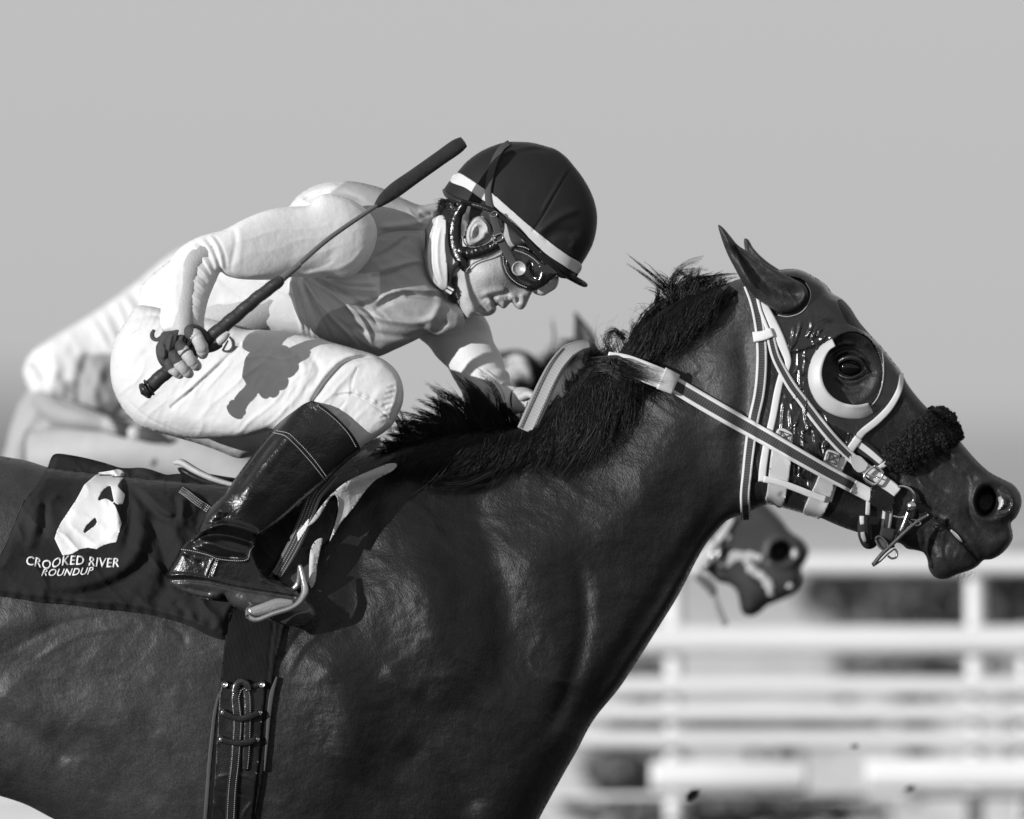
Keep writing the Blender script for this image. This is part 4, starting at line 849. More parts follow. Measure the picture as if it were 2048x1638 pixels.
mk('stirrup_leather',strap(SL,[26,28,28,28,27,25,18],sld,off=34,t=6,edge=.09,cen=.03,eu=.55),mweb,sa)
mk('leather_stitching',join(*[dashes(offs(SL,k),1.3,sld,36.5,g=.34) for k in (-9,-3,3,9)]),mweb,sa)
mk('leather_label',patch([(596,1066),(620,1036),(618,1052),(598,1083)],sld,37,2,t=5,raw=True),mprint,sa)
STS=-300.
stir=join(strap([(502,1224,-348),(530,1217,-346),(560,1208,-340),(590,1206,-330)],[18,24,26,14],t=8,edge=.5,eu=.3),
          tube([(500,1232,-356),(515,1238,-356),(550,1226,-352),(590,1212,-344),(605,1198,-336),(613,1180,-330),(610,1160,-324),(602,1130,-316)],[5,5,5,6,7,7.5,6,4],12,rz=[5,5,5,8,9,9,7,5],step=3),
          tube([(500,1232,-356),(499,1222,-343),(505,1212,-318),(520,1205,-303),(560,1192,-288),(596,1170,-286),(602,1130,-303)],[5,5,4,4,5,6,4],10,step=4))
mk('stirrup',stir,M('stirrup_alloy',.5,rough=.32,metal=.85,attr=False,bump=(200,.0006)),sa)
mk('tail_strap',join(strap([(358,975),(372,984),(392,1000),(412,1014),(430,1024)],[10,15,16,17,17],tow,off=9,t=8,edge=.01)),mweb,sa)
mk('tail_strap_stitching',join(*[dashes(offs([(362,979),(376,988),(394,1002),(412,1014),(428,1024)],k),1.5,tow,11.5,g=.5,gap=4.4,ln=2.4) for k in (-5.5,-1.5,2.5,6)]),mweb,sa)
# sheepskin pad edge in front of the knee
random.seed(9)
def tuft(i):
    u=random.random(); x=708+40*u; y=918-26*u+jit(7); return [(x,y,-140),(x+6+jit(3),y-8+jit(4),-146),(x+14+jit(4),y-12+jit(5),-150)],1.6
mk('sheepskin_edge',join(strands(tuft,420),ellipsoid((726,906,-128),(26,12,24),16,10,ang=-32)),M('sheepskin',.42,rough=.9,bump=(200,.002)),sa)
# ================================================================== front jockey
pe=empty('person','jockey in white silks and tall black boots crouched over the front horse, whip in hand','person',(480,900,0))
mskin=M('skin',.5,rough=.5,spec=.4,attr=True,bump=(260,.0012),bump2=(900,.0005),var=(40,.12),sss=.15)
mcloth=M('silk_white',.6,rough=.6,spec=.3,attr=True,bump=(30,.0022),bump2=(1100,.0008),var=(35,.06))
mbreech=M('breeches_cloth',.66,rough=.6,spec=.25,attr=True,bump=(34,.0028),bump2=(1300,.0006),var=(30,.05))
# head and neck
HO=[(830,440),(866,428),(886,425),(892,400),(905,372),(950,330),(1040,306),(1120,340),(1160,400),(1165,470),(1140,520),(1112,552),(1096,560),(1080,566),(1068,578),(1062,588),(1057,599),(1050,613),(1043,618),(1035,616),(1028,609),(1024,603),(1018,607),(1012,614),(1006,616),(1001,613),(996,609),(992,611),(993,616),(990,623),(979,630),(965,631),(952,630),(943,635),(935,637),(925,627),(917,609),(911,588),(908,570),(909,556),(903,560),(890,575),(830,570)]
hr=[blob(955,560,42,34,-30,8),blob(925,600,20,26,20,5),blob(975,545,30,20,20,6),stroke([(1022,586),(1000,588),(978,594),(958,598)],4,-5),stroke([(1015,579),(990,582),(962,590)],7,4),
    stroke([(984,596),(989,603),(993,611)],3.5,-9,False),blob(1026,597,9,9,0,7),stroke([(1035,594),(1036,602),(1030,609)],2.5,-5),stroke([(1042,585),(1047,600),(1045,612)],6,4),
    stroke([(993,594),(1003,600),(1008,610)],6,2.5),stroke([(975,602),(985,612),(988,622)],6,2.5),stroke([(958,612),(968,622),(966,630)],5,-4),blob(940,622,14,12,0,5),
    stroke([(1015,590),(1018,600),(1014,608)],3,-3),blob(1062,552,18,14,0,-8),stroke([(1050,538),(1070,530),(1092,538)],8,6),stroke([(1052,570),(1066,560),(1078,552)],8,6),
    stroke([(912,500),(905,530),(908,560)],8,5),stroke([(870,460),(885,500),(890,540)],10,4),lambda x,y:.8*fbm(x,y,16,2)]
hs=Surf(HO,[(1030,430,105),(960,540,86),(1000,555,84),(930,600,62),(972,590,72),(955,622,44),(1000,610,32),(1020,590,40),(1040,605,18),(1060,585,22),(1070,550,52),(870,500,66),(840,500,66)],0,c=3.2,relief=hr,sym=True,sig=26,p=2.2,step=3)
def skin_g(x,y,d):
    g=np.full(x.shape,.45); dm,_=dist_pts(x,y,spline([(985,597),(990,604),(993,612)],False,3)); g*=1-.6*np.exp(-(dm/4)**2)
    l=((x-976)/16)**2+((y-616)/13)**2; g*=1-.2*np.exp(-l); return g
headm=hs.mesh(1.9,colf=skin_g)
# limbs under the clothes and the hands, all one body mesh
def tb(L,r,rz=None,sides=18,step=6,g=.4): return setg(tube(L,r,sides,rz=rz,step=step),g)
limbs=[tb([(310,740,0),(430,650,0),(600,560,0),(760,480,0),(850,480,0)],[70,66,76,70,50],rz=[100,90,100,90,55]),
       tb([(720,470,-115),(590,488,-198),(450,508,-300),(392,528,-340),(374,600,-370),(370,680,-398)],[44,40,34,30,26,22]),
       tb([(330,760,-70),(500,765,-125),(690,795,-200),(730,815,-230)],[60,58,42,34]),tb([(730,812,-240),(640,905,-260),(560,1000,-268),(470,1080,-277)],[32,28,22,16]),
       tb([(330,770,90),(520,800,170),(700,840,235)],[80,70,56]),tb([(700,830,235),(620,930,250),(480,1090,290)],[48,44,26]),
       tb([(760,520,90),(890,610,110),(945,690,90),(985,775,50),(1030,808,20)],[46,44,34,28,24])]
# near hand: fingers close round the whip handle. whip axis (302,779)->(441,664)
HD=-395.
def finger(kn,p1,p2,tip,r,g=.4):
    return tube([kn,((kn[0]+p1[0])/2-2,(kn[1]+p1[1])/2-2,(kn[2]+p1[2])/2-5),p1,((p1[0]+p2[0])/2,(p1[1]+p2[1])/2,(p1[2]+p2[2])/2-3),p2,((p2[0]+tip[0])/2+1,(p2[1]+tip[1])/2+1,(p2[2]+tip[2])/2-2),tip],[r*1.1,r*1.02,r*1.08,r*.95,r*1.03,r*.95,r*.72],16,step=1.6,fn=lambda t,a:1-.10*np.exp(-((t-.40)/.035)**2)-.09*np.exp(-((t-.74)/.03)**2)+.02*math.sin(3*a))
fing=[finger((384,666,HD-8),(399,677,HD-27),(409,697,HD-27),(411,713,HD-8),13.0),
      finger((364,690,HD-8),(380,712,HD-27),(391,727,HD-25),(401,736,HD-8),12),
      finger((350,706,HD-8),(366,732,HD-25),(376,743,HD-22),(386,751,HD-8),11),
      finger((341,722,HD-6),(352,742,HD-21),(360,749,HD-18),(368,752,HD-6),9.2),
      tube([(405,690,HD+16),(425,694,HD+6),(440,688,HD-4),(452,678,HD-8),(461,668,HD-6)],[10,10,9,8.5,5.5],12,step=1.6)]
# nails
palm=tube([(372,668,HD+8),(372,690,HD+12),(370,716,HD+12),(362,736,HD+10)],[30,34,30,16],16,rz=[20,20,17,12],step=3)
# far hand holding the rein
fh=[tube([(1030,800,10),(1048,800,4),(1062,806,-2)],[26,26,22],14,rz=[22,24,22],step=3)]+[finger((1058+2*i,790+13*i,-12),(1074-1*i,792+13*i,-22),(1077-2*i,800+13*i,-34),(1068-2*i,806+12*i,-40),7.2-.3*i) for i in range(4)]+[tube([(1040,795,-22),(1056,788,-34),(1068,792,-44)],[8,8,6],10,step=2)]
gb=[setg(q,.42) for q in fing+[palm]+fh]
mk('body',join(headm,*limbs,*gb),mskin,pe)
# ear
EO=[(947,436),(957,432),(967,434.5),(977,443),(983,457),(980.5,467),(972,475),(962,482),(950,489),(940,490.6),(934,484.5),(931.6,472),(934,457.7),(940,445.5)]
hfd=hs.lookup(2.)
ers=[stroke([(938,484),(936,470),(940,452),(950,440),(962,439),(972,448),(976,460)],2.8,7,False),blob(954,467,8,12,30,-13),stroke([(944,478),(946,462),(954,450),(964,452)],2.5,4),stroke([(966,466),(972,470)],4,5),blob(944,484,7,5,0,3)]
ear=Surf(EO,15,hfd(960,462)[0]-6,c=2,relief=ers,step=2); mk('ear',ear.mesh(1.3,colf=lambda x,y,d:.42-.14*np.exp(-((x-954)/6)**2-((y-468)/8)**2)),mskin,pe)
# hair at the nape and behind the ear
mh2=M('dark_hair',.02,rough=.45,spec=.4,var=(100,.4))
random.seed(4)
hairp=patch([(890,398),(930,400),(970,410),(1004,436),(1002,470),(990,474),(984,458),(975,440),(958,430),(942,438),(934,458),(929,476),(915,470),(905,455),(903,430),(890,422)],hfd,3,2.5)
nape=strands(lambda i:(lambda x,y:([(x,y,hfd(x,y)[0]-3),(x-4,y+8+jit(4),hfd(x,y)[0]-9),(x-10+jit(6),y+16+jit(8),hfd(x,y)[0]-6)],.9))(898+jit(14),412+jit(18)),260)
nape2=strands(lambda i:(lambda x,y:([(x,y,-20+jit(30)),(x-7,y-3+jit(4),-20+jit(20)),(x-16+jit(6),y+4+jit(6),-20+jit(20))],.9))(893+jit(8),412+jit(12)),140)
nape3=strands(lambda i:(lambda x,y:([(x,y,hfd(x,y)[0]-2),(x-8,y+4,hfd(x,y)[0]-4),(x-14+jit(3),y+2+jit(5),hfd(x,y)[0]-5)],.6))(908+jit(3),448+jit(6)),24)
mk('hair',join(hairp,nape,nape2,nape3),mh2,pe)
# eye behind the goggle
mk('eye',ellipsoid((1076,551,-34),(9,9,9),14,8),M('eye_white',.3,rough=.1),pe)
# collar
CO=[(877,430),(866,450),(858,476),(855,503),(856,532),(861,553),(869,566),(887,580),(893,577),(895,560),(894,530),(891,505),(890,482),(892,453),(889,432)]
cs=Surf(CO,150,0,c=2.5,step=3,relief=[stroke([(872,440),(863,475),(861,510),(864,540),(876,566)],2,-3,False),stroke([(880,450),(874,480),(873,510),(876,540),(884,565)],3,2)])
cs.C=lambda x,y:np.full(np.shape(x),0.)
def coll_depth(x,y): return -78-0*x
cm=patch(CO,lambda x,y:-(64*np.sqrt(np.clip(1-((y-503)/86)**2,0,1))+4),6,2.2,relief=[stroke([(872,440),(863,475),(861,510),(864,540),(876,566)],2,-2.5,False),stroke([(882,450),(876,480),(875,510),(878,540),(886,565)],3,2.5)],t=8,mirror=True)
mk('collar',setg(cm,.66),mcloth,pe)
# ---- jersey
JO=[(273,614),(275,590),(279,573),(296,552),(320,532),(350,510),(400,480),(450,455),(520,425),(575,412),(586,398),(597,387),(621,372),(658,361),(697,360),(720,363),(746,369),(768,376),(804,394),(841,408),(865,405),(880,404),(888,420),(880,432),(866,452),(858,480),(857,530),(866,562),(884,580),(893,592),(905,600),(930,625),(925,655),(900,668),(875,672),(853,668),(829,680),(792,697),(753,713),(720,712),(704,700),(660,690),(619,680),(560,672),(500,664),(440,655),(360,650),(290,640)]
A0=(606,556)
jr=[stroke([A0,(634,598),(668,640),(696,668),(716,692)],4.3,8.4,False),stroke([A0,(625,600),(650,650),(670,690)],3.6,-6.3),stroke([(600,560),(616,600),(632,645),(640,682)],3.6,7.4),stroke([(590,560),(604,600),(618,650),(622,676)],2.9,-5.2),stroke([(580,560),(590,600),(600,640),(606,672)],3.6,5.2),
 stroke([(615,555),(665,588),(715,630),(738,668),(744,692)],4.3,9.5),stroke([(625,556),(685,582),(735,622),(762,660)],4.3,-7.4),stroke([(640,556),(690,574),(730,580),(765,582)],3.6,6.3),stroke([(640,566),(690,586),(730,594),(762,598)],2.9,-6.3),stroke([(650,556),(700,566),(755,566)],3.6,5.2),stroke([(655,560),(705,573),(755,574)],2.5,-4.2),
 stroke([(690,610),(730,628),(790,642),(840,644),(880,628)],6.5,9.5),stroke([(700,650),(760,668),(820,672),(860,660)],6.5,-7.4),stroke([(745,606),(775,588),(810,578),(850,580),(892,578)],3.6,9.5),stroke([(748,618),(780,600),(820,590),(860,594),(892,592)],5.0,-11.6),stroke([(780,600),(810,592),(816,590)],4.3,4.2),
 stroke([(755,455),(790,452),(830,446),(862,440)],6.5,8.4),stroke([(752,476),(790,466),(830,462),(858,466)],3.6,-8.4),stroke([(744,520),(780,500),(820,470)],5.0,-6.3),stroke([(745,545),(790,532),(830,522),(858,524)],5.0,7.4),stroke([(735,555),(780,548),(815,532)],3.6,-6.3),
 stroke([(585,410),(610,388),(650,372),(690,368)],6,7),stroke([(590,415),(620,394),(660,384)],4,-6),stroke([(640,396),(680,386),(730,400)],5,-4),stroke([(835,420),(860,414),(884,410)],6,5),stroke([(838,430),(850,432),(866,426)],5,-5),
 stroke([(885,600),(870,630),(858,655),(850,668)],9,6),stroke([(895,640),(880,655),(866,670)],6,-7),stroke([(752,700),(720,680),(700,660)],5,5),
 stroke([(430,600),(480,610),(540,600)],12,4),stroke([(430,640),(500,650),(560,664)],6,-5),
 lambda x,y:2*fbm(x,y,80,6),folds(24,24,6,3.2,6,3.),folds(40,15,6,1.6,9,3.)]
js=Surf(JO,[(700,480,165),(650,625,175),(840,500,110),(800,650,120),(600,520,165),(400,560,130),(300,600,130),(880,520,80)],0,c=5,relief=jr,sym=False,sig=120,p=2.2)
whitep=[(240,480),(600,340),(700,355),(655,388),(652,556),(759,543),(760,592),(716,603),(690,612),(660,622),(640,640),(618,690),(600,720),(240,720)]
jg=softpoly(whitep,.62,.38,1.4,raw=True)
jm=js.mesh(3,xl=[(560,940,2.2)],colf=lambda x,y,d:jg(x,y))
AO=[(650,389),(697,397),(726,414),(746,436),(754,458),(753,482),(741,516),(719,543),(699,557),(658,554),(619,557),(592,555),(562,560),(517,562),(479,560),(456,554),(445,547),(436,565),(425,591),(419,610),(413,642),(411,664),(372,670),(331,664),(327,616),(330,578),(338,546),(348,521),(359,505),(378,489),(403,476),(422,470),(454,461),(486,443),(517,429),(549,419),(581,415),(620,411),(636,396)]
ar=[stroke([(419,470),(436,490),(446,518),(451,554)],3,1.79,False),stroke([(425,468),(444,490),(455,520),(458,552)],3,-1.43,False),stroke([(410,474),(428,496),(440,524),(446,548)],3,-1.79),stroke([(403,477),(422,500),(434,526),(441,552)],3,1.43),stroke([(394,482),(414,506),(428,532),(436,556)],3,-1.43),stroke([(386,488),(406,512),(422,540),(434,562)],3,1.43),
 stroke([(392,512),(412,532),(434,566)],3,-1.25),stroke([(388,528),(410,546),(430,574)],3,1.43),stroke([(386,545),(408,560),(427,584)],2.6,-1.43),stroke([(384,560),(406,574),(424,596)],2.6,1.43),stroke([(384,580),(404,590),(421,604)],2.4,-1.25),stroke([(384,592),(402,602),(419,616)],2.4,1.25),stroke([(386,610),(402,618),(416,630)],2.2,-1.07),stroke([(388,622),(402,630),(414,642)],2.2,1.07),stroke([(390,640),(402,646),(412,654)],2,-0.90),
 stroke([(470,450),(474,490),(466,530),(462,556)],5,-1.43),stroke([(480,450),(486,490),(478,540)],6,1.07),stroke([(360,640),(352,560),(364,520)],9,1.43),stroke([(560,556),(600,545),(640,530),(680,500)],8,-1.43),stroke([(606,552),(650,545),(700,528),(735,490)],5,1.79),stroke([(606,545),(640,536),(672,520)],4,-1.43),stroke([(720,540),(740,505),(748,470)],4,1.43),
 stroke([(650,392),(697,400),(725,417),(745,438),(752,460),(750,482),(738,515),(716,542)],1.6,-3,False),lambda x,y:1.0*fbm(x,y,70,16),folds(-14,26,5,.6,3,3.)]
asf=Surf(AO,[(700,470,104),(600,480,92),(480,500,76),(390,520,62),(370,640,46)],[(740,470,-122),(650,478,-155),(560,490,-215),(450,510,-300),(385,530,-345),(370,650,-398),(368,700,-410)],c=3.2,relief=ar,sig=115,csig=135,step=3,p=2.2)
am=setg(asf.mesh(2.2),.72)
# far sleeve
fsl=tube([(850,560,90),(890,625,115),(925,680,110),(952,728,88),(975,775,58),(1003,800,36),(1034,800,14)],[70,72,60,52,50,36,25],28,step=3,fn=lambda t,a:1+.03*np.sin(t*34+math.sin(a)*2)*smooth(.15,.3,t)+.03*np.sin(t*60+a*2)*smooth(.6,.8,t))
fg=setg(fsl,.6)
mk('jersey',join(jm,am,fg),mcloth,pe)
# ---- breeches
BO=[(273,612),(300,612),(350,625),(430,640),(487,659),(522,660),(570,664),(619,673),(667,686),(716,700),(751,711),(777,726),(794,743),(804,763),(808,785),(806,808),(797,830),(786,850),(768,866),(742,882),(722,896),(690,925),(640,915),(580,885),(551,862),(490,874),(426,877),(387,877),(345,870),(310,862),(281,853),(255,831),(236,802),(225,776),(220,746),(221,712),(227,683),(241,657),(252,640)]
brl=[stroke([(345,815),(400,768),(450,722),(482,690)],3,-6,False),stroke([(350,806),(400,760),(446,716)],5,4),stroke([(400,780),(430,748),(455,722)],3,-3),stroke([(412,782),(440,752),(468,720)],3,2.5),
 stroke([(233,705),(250,680),(285,662),(320,655)],3,-3),stroke([(240,690),(280,648),(320,635)],5,3),stroke([(270,640),(300,630),(330,636)],3,-3),stroke([(248,795),(300,838),(370,868)],2,-2),stroke([(300,700),(280,720),(270,742)],6,-2.5),stroke([(330,820),(400,850),(470,860)],20,4),
 stroke([(628,803),(645,778),(664,753),(693,726),(750,712)],4.5,-13,False),stroke([(618,796),(636,770),(656,745),(684,720),(735,704)],8,6),
 stroke([(677,792),(703,789),(732,801),(761,820),(785,845)],2,-3.5,False),stroke([(680,787),(705,784),(736,796),(766,816)],3,2.5),stroke([(716,737),(706,762),(703,790)],1.8,-3,False),stroke([(799,753),(801,779),(793,811),(783,840)],2.2,-4,False),stroke([(793,753),(795,779),(787,811),(777,834)],3,2.5),
 stroke([(696,801),(684,814),(671,827)],1.6,-2.5),
 stroke([(560,700),(580,740),(566,790)],9,-3),stroke([(590,700),(612,740),(600,790)],7,3),stroke([(620,710),(640,740),(628,780)],7,-4),stroke([(500,860),(560,820),(600,800)],12,3),stroke([(640,730),(680,712),(730,706)],5,3),
 lambda x,y:2.6*fbm(x,y,80,26),folds(-42,24,5,3.0,21,4.),folds(-62,14,4,1.5,5,3.)]
for i in range(13):
    u=i/12.; x=790-16*u; y=770+70*u; brl.append(stroke([(x-14,y+2),(x-4,y),(x+3,y-1)],1.6,-2.4 if i%2 else 2.2))
for i in range(10):
    u=i/9.; x=700+70*u; y=790+32*u; brl.append(stroke([(x+4,y-14),(x,y-2)],1.8,-2.0 if i%2 else 1.8))
q_=spline([(490,672),(486,700),(495,716),(530,712),(575,720),(600,706),(590,686),(560,672),(520,668),(490,672)],False,6)
brl.append(stroke([(490,672),(486,700),(495,716),(530,712),(575,720),(600,706),(590,686),(560,672),(520,668),(490,672)],1.3,1.3,False)); brl.append(stroke([(505,700),(512,690),(520,702),(530,690),(540,700),(548,688)],1.2,1.2)); brl.append(stroke([(555,705),(566,696),(575,706),(586,694)],1.2,1.2))
bs=Surf(BO,[(300,740,150),(450,770,125),(600,770,95),(720,790,78),(770,820,66),(640,880,46),(690,880,44)],[(240,740,-70),(350,760,-105),(500,770,-145),(640,790,-195),(770,800,-235),(640,880,-258)],c=4,relief=brl,sig=90,csig=120,p=2.3)
bm=setg(bs.mesh(2.6),.57)
# far thigh: shows as a white strip below the near one
FO=[(273,640),(320,640),(560,700),(720,720),(770,760),(780,820),(730,890),(640,940),(560,932),(516,912),(474,916),(430,900),(393,887),(345,873),(300,858),(260,830),(240,780),(245,700)]
ft=Surf(FO,110,[(260,740,70),(500,800,130),(760,800,240)],c=6,relief=[lambda x,y:2*fbm(x,y,60,3)],csig=120)
mk('breeches',join(bm,setg(ft.mesh(6),.57)),mbreech,pe)
bf=bs.lookup(2.5)
mks('embroidered_initial',(join(strap([(328,651),(330,666),(323,675),(313,680),(306,676),(304.5,668),(309,660)],[7,7,7,7.5,7.5,7,5],bf,off=2.5,t=2,edge=.05,step=2),strap([(330,677),(327,684),(324,692)],[4,5,4],bf,off=2.5,t=2,edge=.05,step=2)),
   join(strap([(460,674),(467,684),(467,696),(460,703),(450,703),(446,700)],[3,5,5.5,5,4,3],bf,off=2.5,t=2,edge=.05,step=2),strap([(457,682),(451,693),(446,702)],[2,2.5,2.5],bf,off=2.5,t=2,edge=.05,step=2),strap([(465,702),(470,698),(474,693)],[2.5,2.5,2],bf,off=2.5,t=2,edge=.05,step=2))),mweb,pe)
# ---- boot
BT=[(627,803),(640,808),(660,822),(682,842),(700,862),(713,882),(722,900),(712,911),(700,920),(676,942),(654,963),(630,985),(605,1006),(575,1033),(547,1055),(528,1068),(516,1080),(512,1094),(513,1112),(522,1135),(538,1152),(560,1160),(578,1168),(599,1184),(624,1206),(634,1222),(635,1232),(624,1244),(600,1250),(575,1251),(545,1240),(520,1228),(483,1218),(465,1208),(450,1190),(442,1196),(428,1198),(410,1196),(391,1192),(361,1180),(342,1164),(336,1149),(345,1131),(357,1110),(366,1091),(380,1080),(392,1070),(401,1055),(422,1018),(452,988),(471,960),(498,923),(529,884),(559,847),(590,823),(612,808)]
btr=[stroke([(640,830),(580,900),(520,980),(500,1010)],30,6),stroke([(600,850),(552,905),(505,965),(478,1000)],14,6),stroke([(566,862),(530,905),(500,950),(470,988)],7,-5),
 blob(500,1000,26,34,30,10),blob(438,1028,20,16,-20,7),blob(446,1030,6,4,30,-7),stroke([(425,1050),(446,1040),(462,1028)],4,-6),stroke([(418,1062),(440,1048),(460,1048)],4,5),
 stroke([(395,1073),(420,1056),(455,1050),(490,1056),(520,1068)],6,9,False),stroke([(388,1084),(420,1070),(455,1070),(500,1082),(516,1088)],8,-14,False),stroke([(392,1076),(425,1086),(460,1098),(500,1108)],7,7),stroke([(372,1092),(400,1100),(440,1112),(480,1116)],5,-7),
 stroke([(362,1100),(390,1104),(430,1114),(436,1118),(498,1118)],2,3.5,False),stroke([(500,1118),(504,1100),(512,1088)],4,6),stroke([(508,1120),(511,1104),(516,1096)],2.5,-5),
 stroke([(432,1114),(424,1130),(416,1152)],1.8,3),stroke([(437,1115),(430,1132),(422,1154)],1.6,-3),stroke([(442,1116),(436,1134),(428,1156)],1.8,3),
 stroke([(340,1150),(370,1148),(420,1156),(460,1166),(520,1176),(570,1184),(600,1190)],3,5,False),stroke([(346,1160),(390,1160),(424,1164),(480,1176),(540,1186),(590,1194)],3,-7,False),
 stroke([(358,1112),(372,1104),(384,1116),(400,1130)],4,5),stroke([(376,1110),(390,1122),(410,1128)],5,-5),stroke([(520,1150),(560,1166),(590,1182)],8,6),
 blob(400,1178,50,12,8,-4),stroke([(368,1172),(400,1180),(430,1186)],5,-5),stroke([(470,1196),(520,1206),(560,1216),(610,1226)],12,4),stroke([(452,1180),(460,1200),(470,1212)],5,-6),
 stroke([(560,1100),(540,1080),(520,1076)],4,0),lambda x,y:1.1*fbm(x,y,34,12)]
BTX=[(690,740),(740,760),(790,810),(775,850)]+BT[7:]
BTX=BTX[:-3]+[(590,815),(630,765)]
bts=Surf(BTX,[(660,880,68),(560,950,60),(480,1040,50),(430,1120,46),(380,1150,40),(540,1190,40),(620,1230,34)],[(680,870,-258),(560,980,-268),(450,1060,-278),(400,1150,-282),(560,1200,-286),(630,1230,-284)],c=3.2,relief=btr,sig=60,csig=100,p=2.4,step=3)
def boot_g(x,y,d):
    g=np.full(x.shape,.006); yy=np.interp(x,[336,370,420,460,520,570,600,640],[1156,1156,1160,1168,1180,1188,1192,1210]); g=np.where(y>yy,.03+.03*np.abs(fbm(x,y,8,3)),g)
    dirt=smooth(0,30,y-(1130+.2*(x-400)))*smooth(400,600,x); return g+.03*dirt*np.clip(fbm(x,y,12,8)+.3,0,1)
mboot=M('boot_leather',.006,rough=.3,spec=.4,attr=True,coat=.22,bump=(30,.003),bump2=(240,.0006),rvar=(50,.14),var=(30,.3))
bo=mk('boot',bts.clipmesh(BT,2.4,colf=boot_g),mboot,pe)
btf=bts.lookup(2.2)
sg=lambda a:dashes(a,1.3,btf,1.6,gap=4,ln=2.8,g=.4)
mks('boot_stitching',(sg([(637,812),(660,829),(682,849),(700,870),(715,896)]),join(strap([(549,866),(572,872),(590,887),(608,906),(629,930),(654,962)],1.6,btf,off=2,t=2,edge=.26,step=3),sg([(556,862),(580,868),(598,884),(620,907),(640,932),(658,958)])),join(sg([(366,1098),(392,1102),(428,1112),(436,1116),(498,1118),(503,1102),(512,1090)]),sg([(436,1118),(428,1134),(421,1154)]),sg([(430,1116),(421,1132),(414,1152)]))),mweb,bo)
mk('boot_top_rim',tube([(x,y,btf(x,y)[0]-1) for x,y in [(630,806),(645,813),(664,827),(685,847),(702,866),(714,885),(720,898)]],2.6,8,step=3),mboot,bo)
# far boot (hidden side of the horse)
mk('boot',setg(tube([(720,860,255),(620,960,275),(500,1080,300),(440,1140,310),(560,1200,318),(620,1225,318)],[64,56,44,42,34,26],18,step=8),.01),mboot,pe)
# ---- glove on the whip hand
GO=[(330,668),(350,664),(362,658),(377,658),(388,651),(403,654),(415,661),(424,673),(428,685),(416,688),(406,672),(396,668),(384,676),(378,694),(374,702),(362,706),(356,722),(352,738),(352,750),(345,749),(333,738),(327,732),(320,718),(318,696),(324,684)]
gs=Surf(GO,30,HD-8,c=2.2,step=2,relief=[stroke([(352,664),(346,690),(340,716)],4,4),stroke([(368,662),(360,690),(350,712)],3,-5),stroke([(340,700),(344,716),(338,728)],4,-6),stroke([(388,656),(380,672),(372,690)],3,-5),stroke([(394,660),(404,668),(414,676)],3,4),stroke([(330,690),(336,706),(332,722)],4,4),lambda x,y:2.4*fbm(x,y,13,3)],p=2.)
# gloved lower parts of the fingers
def gfin(kn,p1,r): 
    a=np.array(kn);b=np.array(p1); return tube([tuple(a),tuple(a*.5+b*.5+np.array([-2,-2,-5])),tuple(a*.12+b*.88+np.array([0,0,-1]))],[r*1.28,r*1.2,r*1.24],16,step=1.6)
gfs=[gfin((384,666,HD-8),(399,677,HD-27),11.5),gfin((364,690,HD-8),(380,712,HD-27),10.5),gfin((350,706,HD-8),(366,732,HD-25),9.8),gfin((341,722,HD-6),(352,742,HD-21),8.6),
     tube([(398,690,HD+20),(415,696,HD+10),(432,694,HD+2),(444,688,HD-4)],[15,13,11.5,10.5],14,step=2)]
cuff=tube([(371,655,HD+3),(371,664,HD),(371,672,HD)],[44,46,44],22,rz=[34,36,34],step=2)
mk('glove',join(gs.mesh(1.5),*gfs),M('glove_leather',.05,rough=.75,spec=.3,bump=(330,.0022),bump2=(60,.004),var=(70,.5)),pe)
# ---- helmet
HL=[(887,377),(890,372),(900,358),(912,345),(931,323),(957,303),(984,290),(1011,282),(1038,281),(1065,283),(1092,290),(1111,296),(1132,311),(1146,327),(1164,350),(1180,377),(1191,406),(1195,433),(1193,460),(1186,487),(1175,509),(1163,529),(1158,545),(1150,556),(1136,549),(1118,536),(1100,520),(1078,503),(1058,484),(1038,466),(1018,447),(1000,431),(985,421),(965,413),(945,408),(928,404),(904,396),(892,388)]
hlr=[stroke([(990,330),(995,317),(1012,304),(1038,297),(1060,292),(1085,292),(1108,298)],3,3,False),stroke([(994,324),(1014,311),(1040,303),(1070,298),(1100,303)],4,-2.5),stroke([(1144,330),(1132,350),(1106,396),(1086,432),(1066,462)],1.6,-2.6,False),stroke([(1139,330),(1127,350),(1101,394),(1080,430)],4,1.8),
 stroke([(1072,470),(1110,440),(1140,424),(1165,420)],8,5),stroke([(1086,482),(1120,462),(1160,468)],10,-4),stroke([(1140,500),(1150,480),(1140,470)],6,3),stroke([(1140,330),(1150,345),(1166,365)],3,-2),lambda x,y:1.0*fbm(x,y,50,3)]
HLX=HL[:24]+[(1185,540),(1190,600),(1100,640),(1000,620),(920,560),(885,480),(874,420)]
HLX=[q for q in HLX if not (q[1]>528 and q[0]<1170 and q[0]>1150)]
hls=Surf(HLX,[(1040,380,128),(1000,420,122),(1120,470,112),(920,380,118)],0,c=3.2,relief=hlr,sym=True,step=3,p=2.6)
helm=mk('helmet',hls.clipmesh(HL,2.2),M('helmet_silk',.012,rough=.6,spec=.2,bump=(900,.0006),var=(700,.5),sheen=.04),pe)
hlf=hls.lookup(2.)
bup=[(913,344),(939,357),(968,377),(984,386),(1016,414),(1049,443),(1078,467),(1110,492),(1140,513),(1164,529)]
blo=[(1157,546),(1124,528),(1092,507),(1065,482),(1038,456),(1011,434),(990,413),(965,399),(931,375),(900,360)]
mk('helmet_band',patch(bup+blo,lambda x,y:np.minimum(hlf(x,y),-6),3,2.2,t=6,mirror=True),M('band_white',.54,rough=.55,bump=(700,.0004),var=(40,.05)),helm)
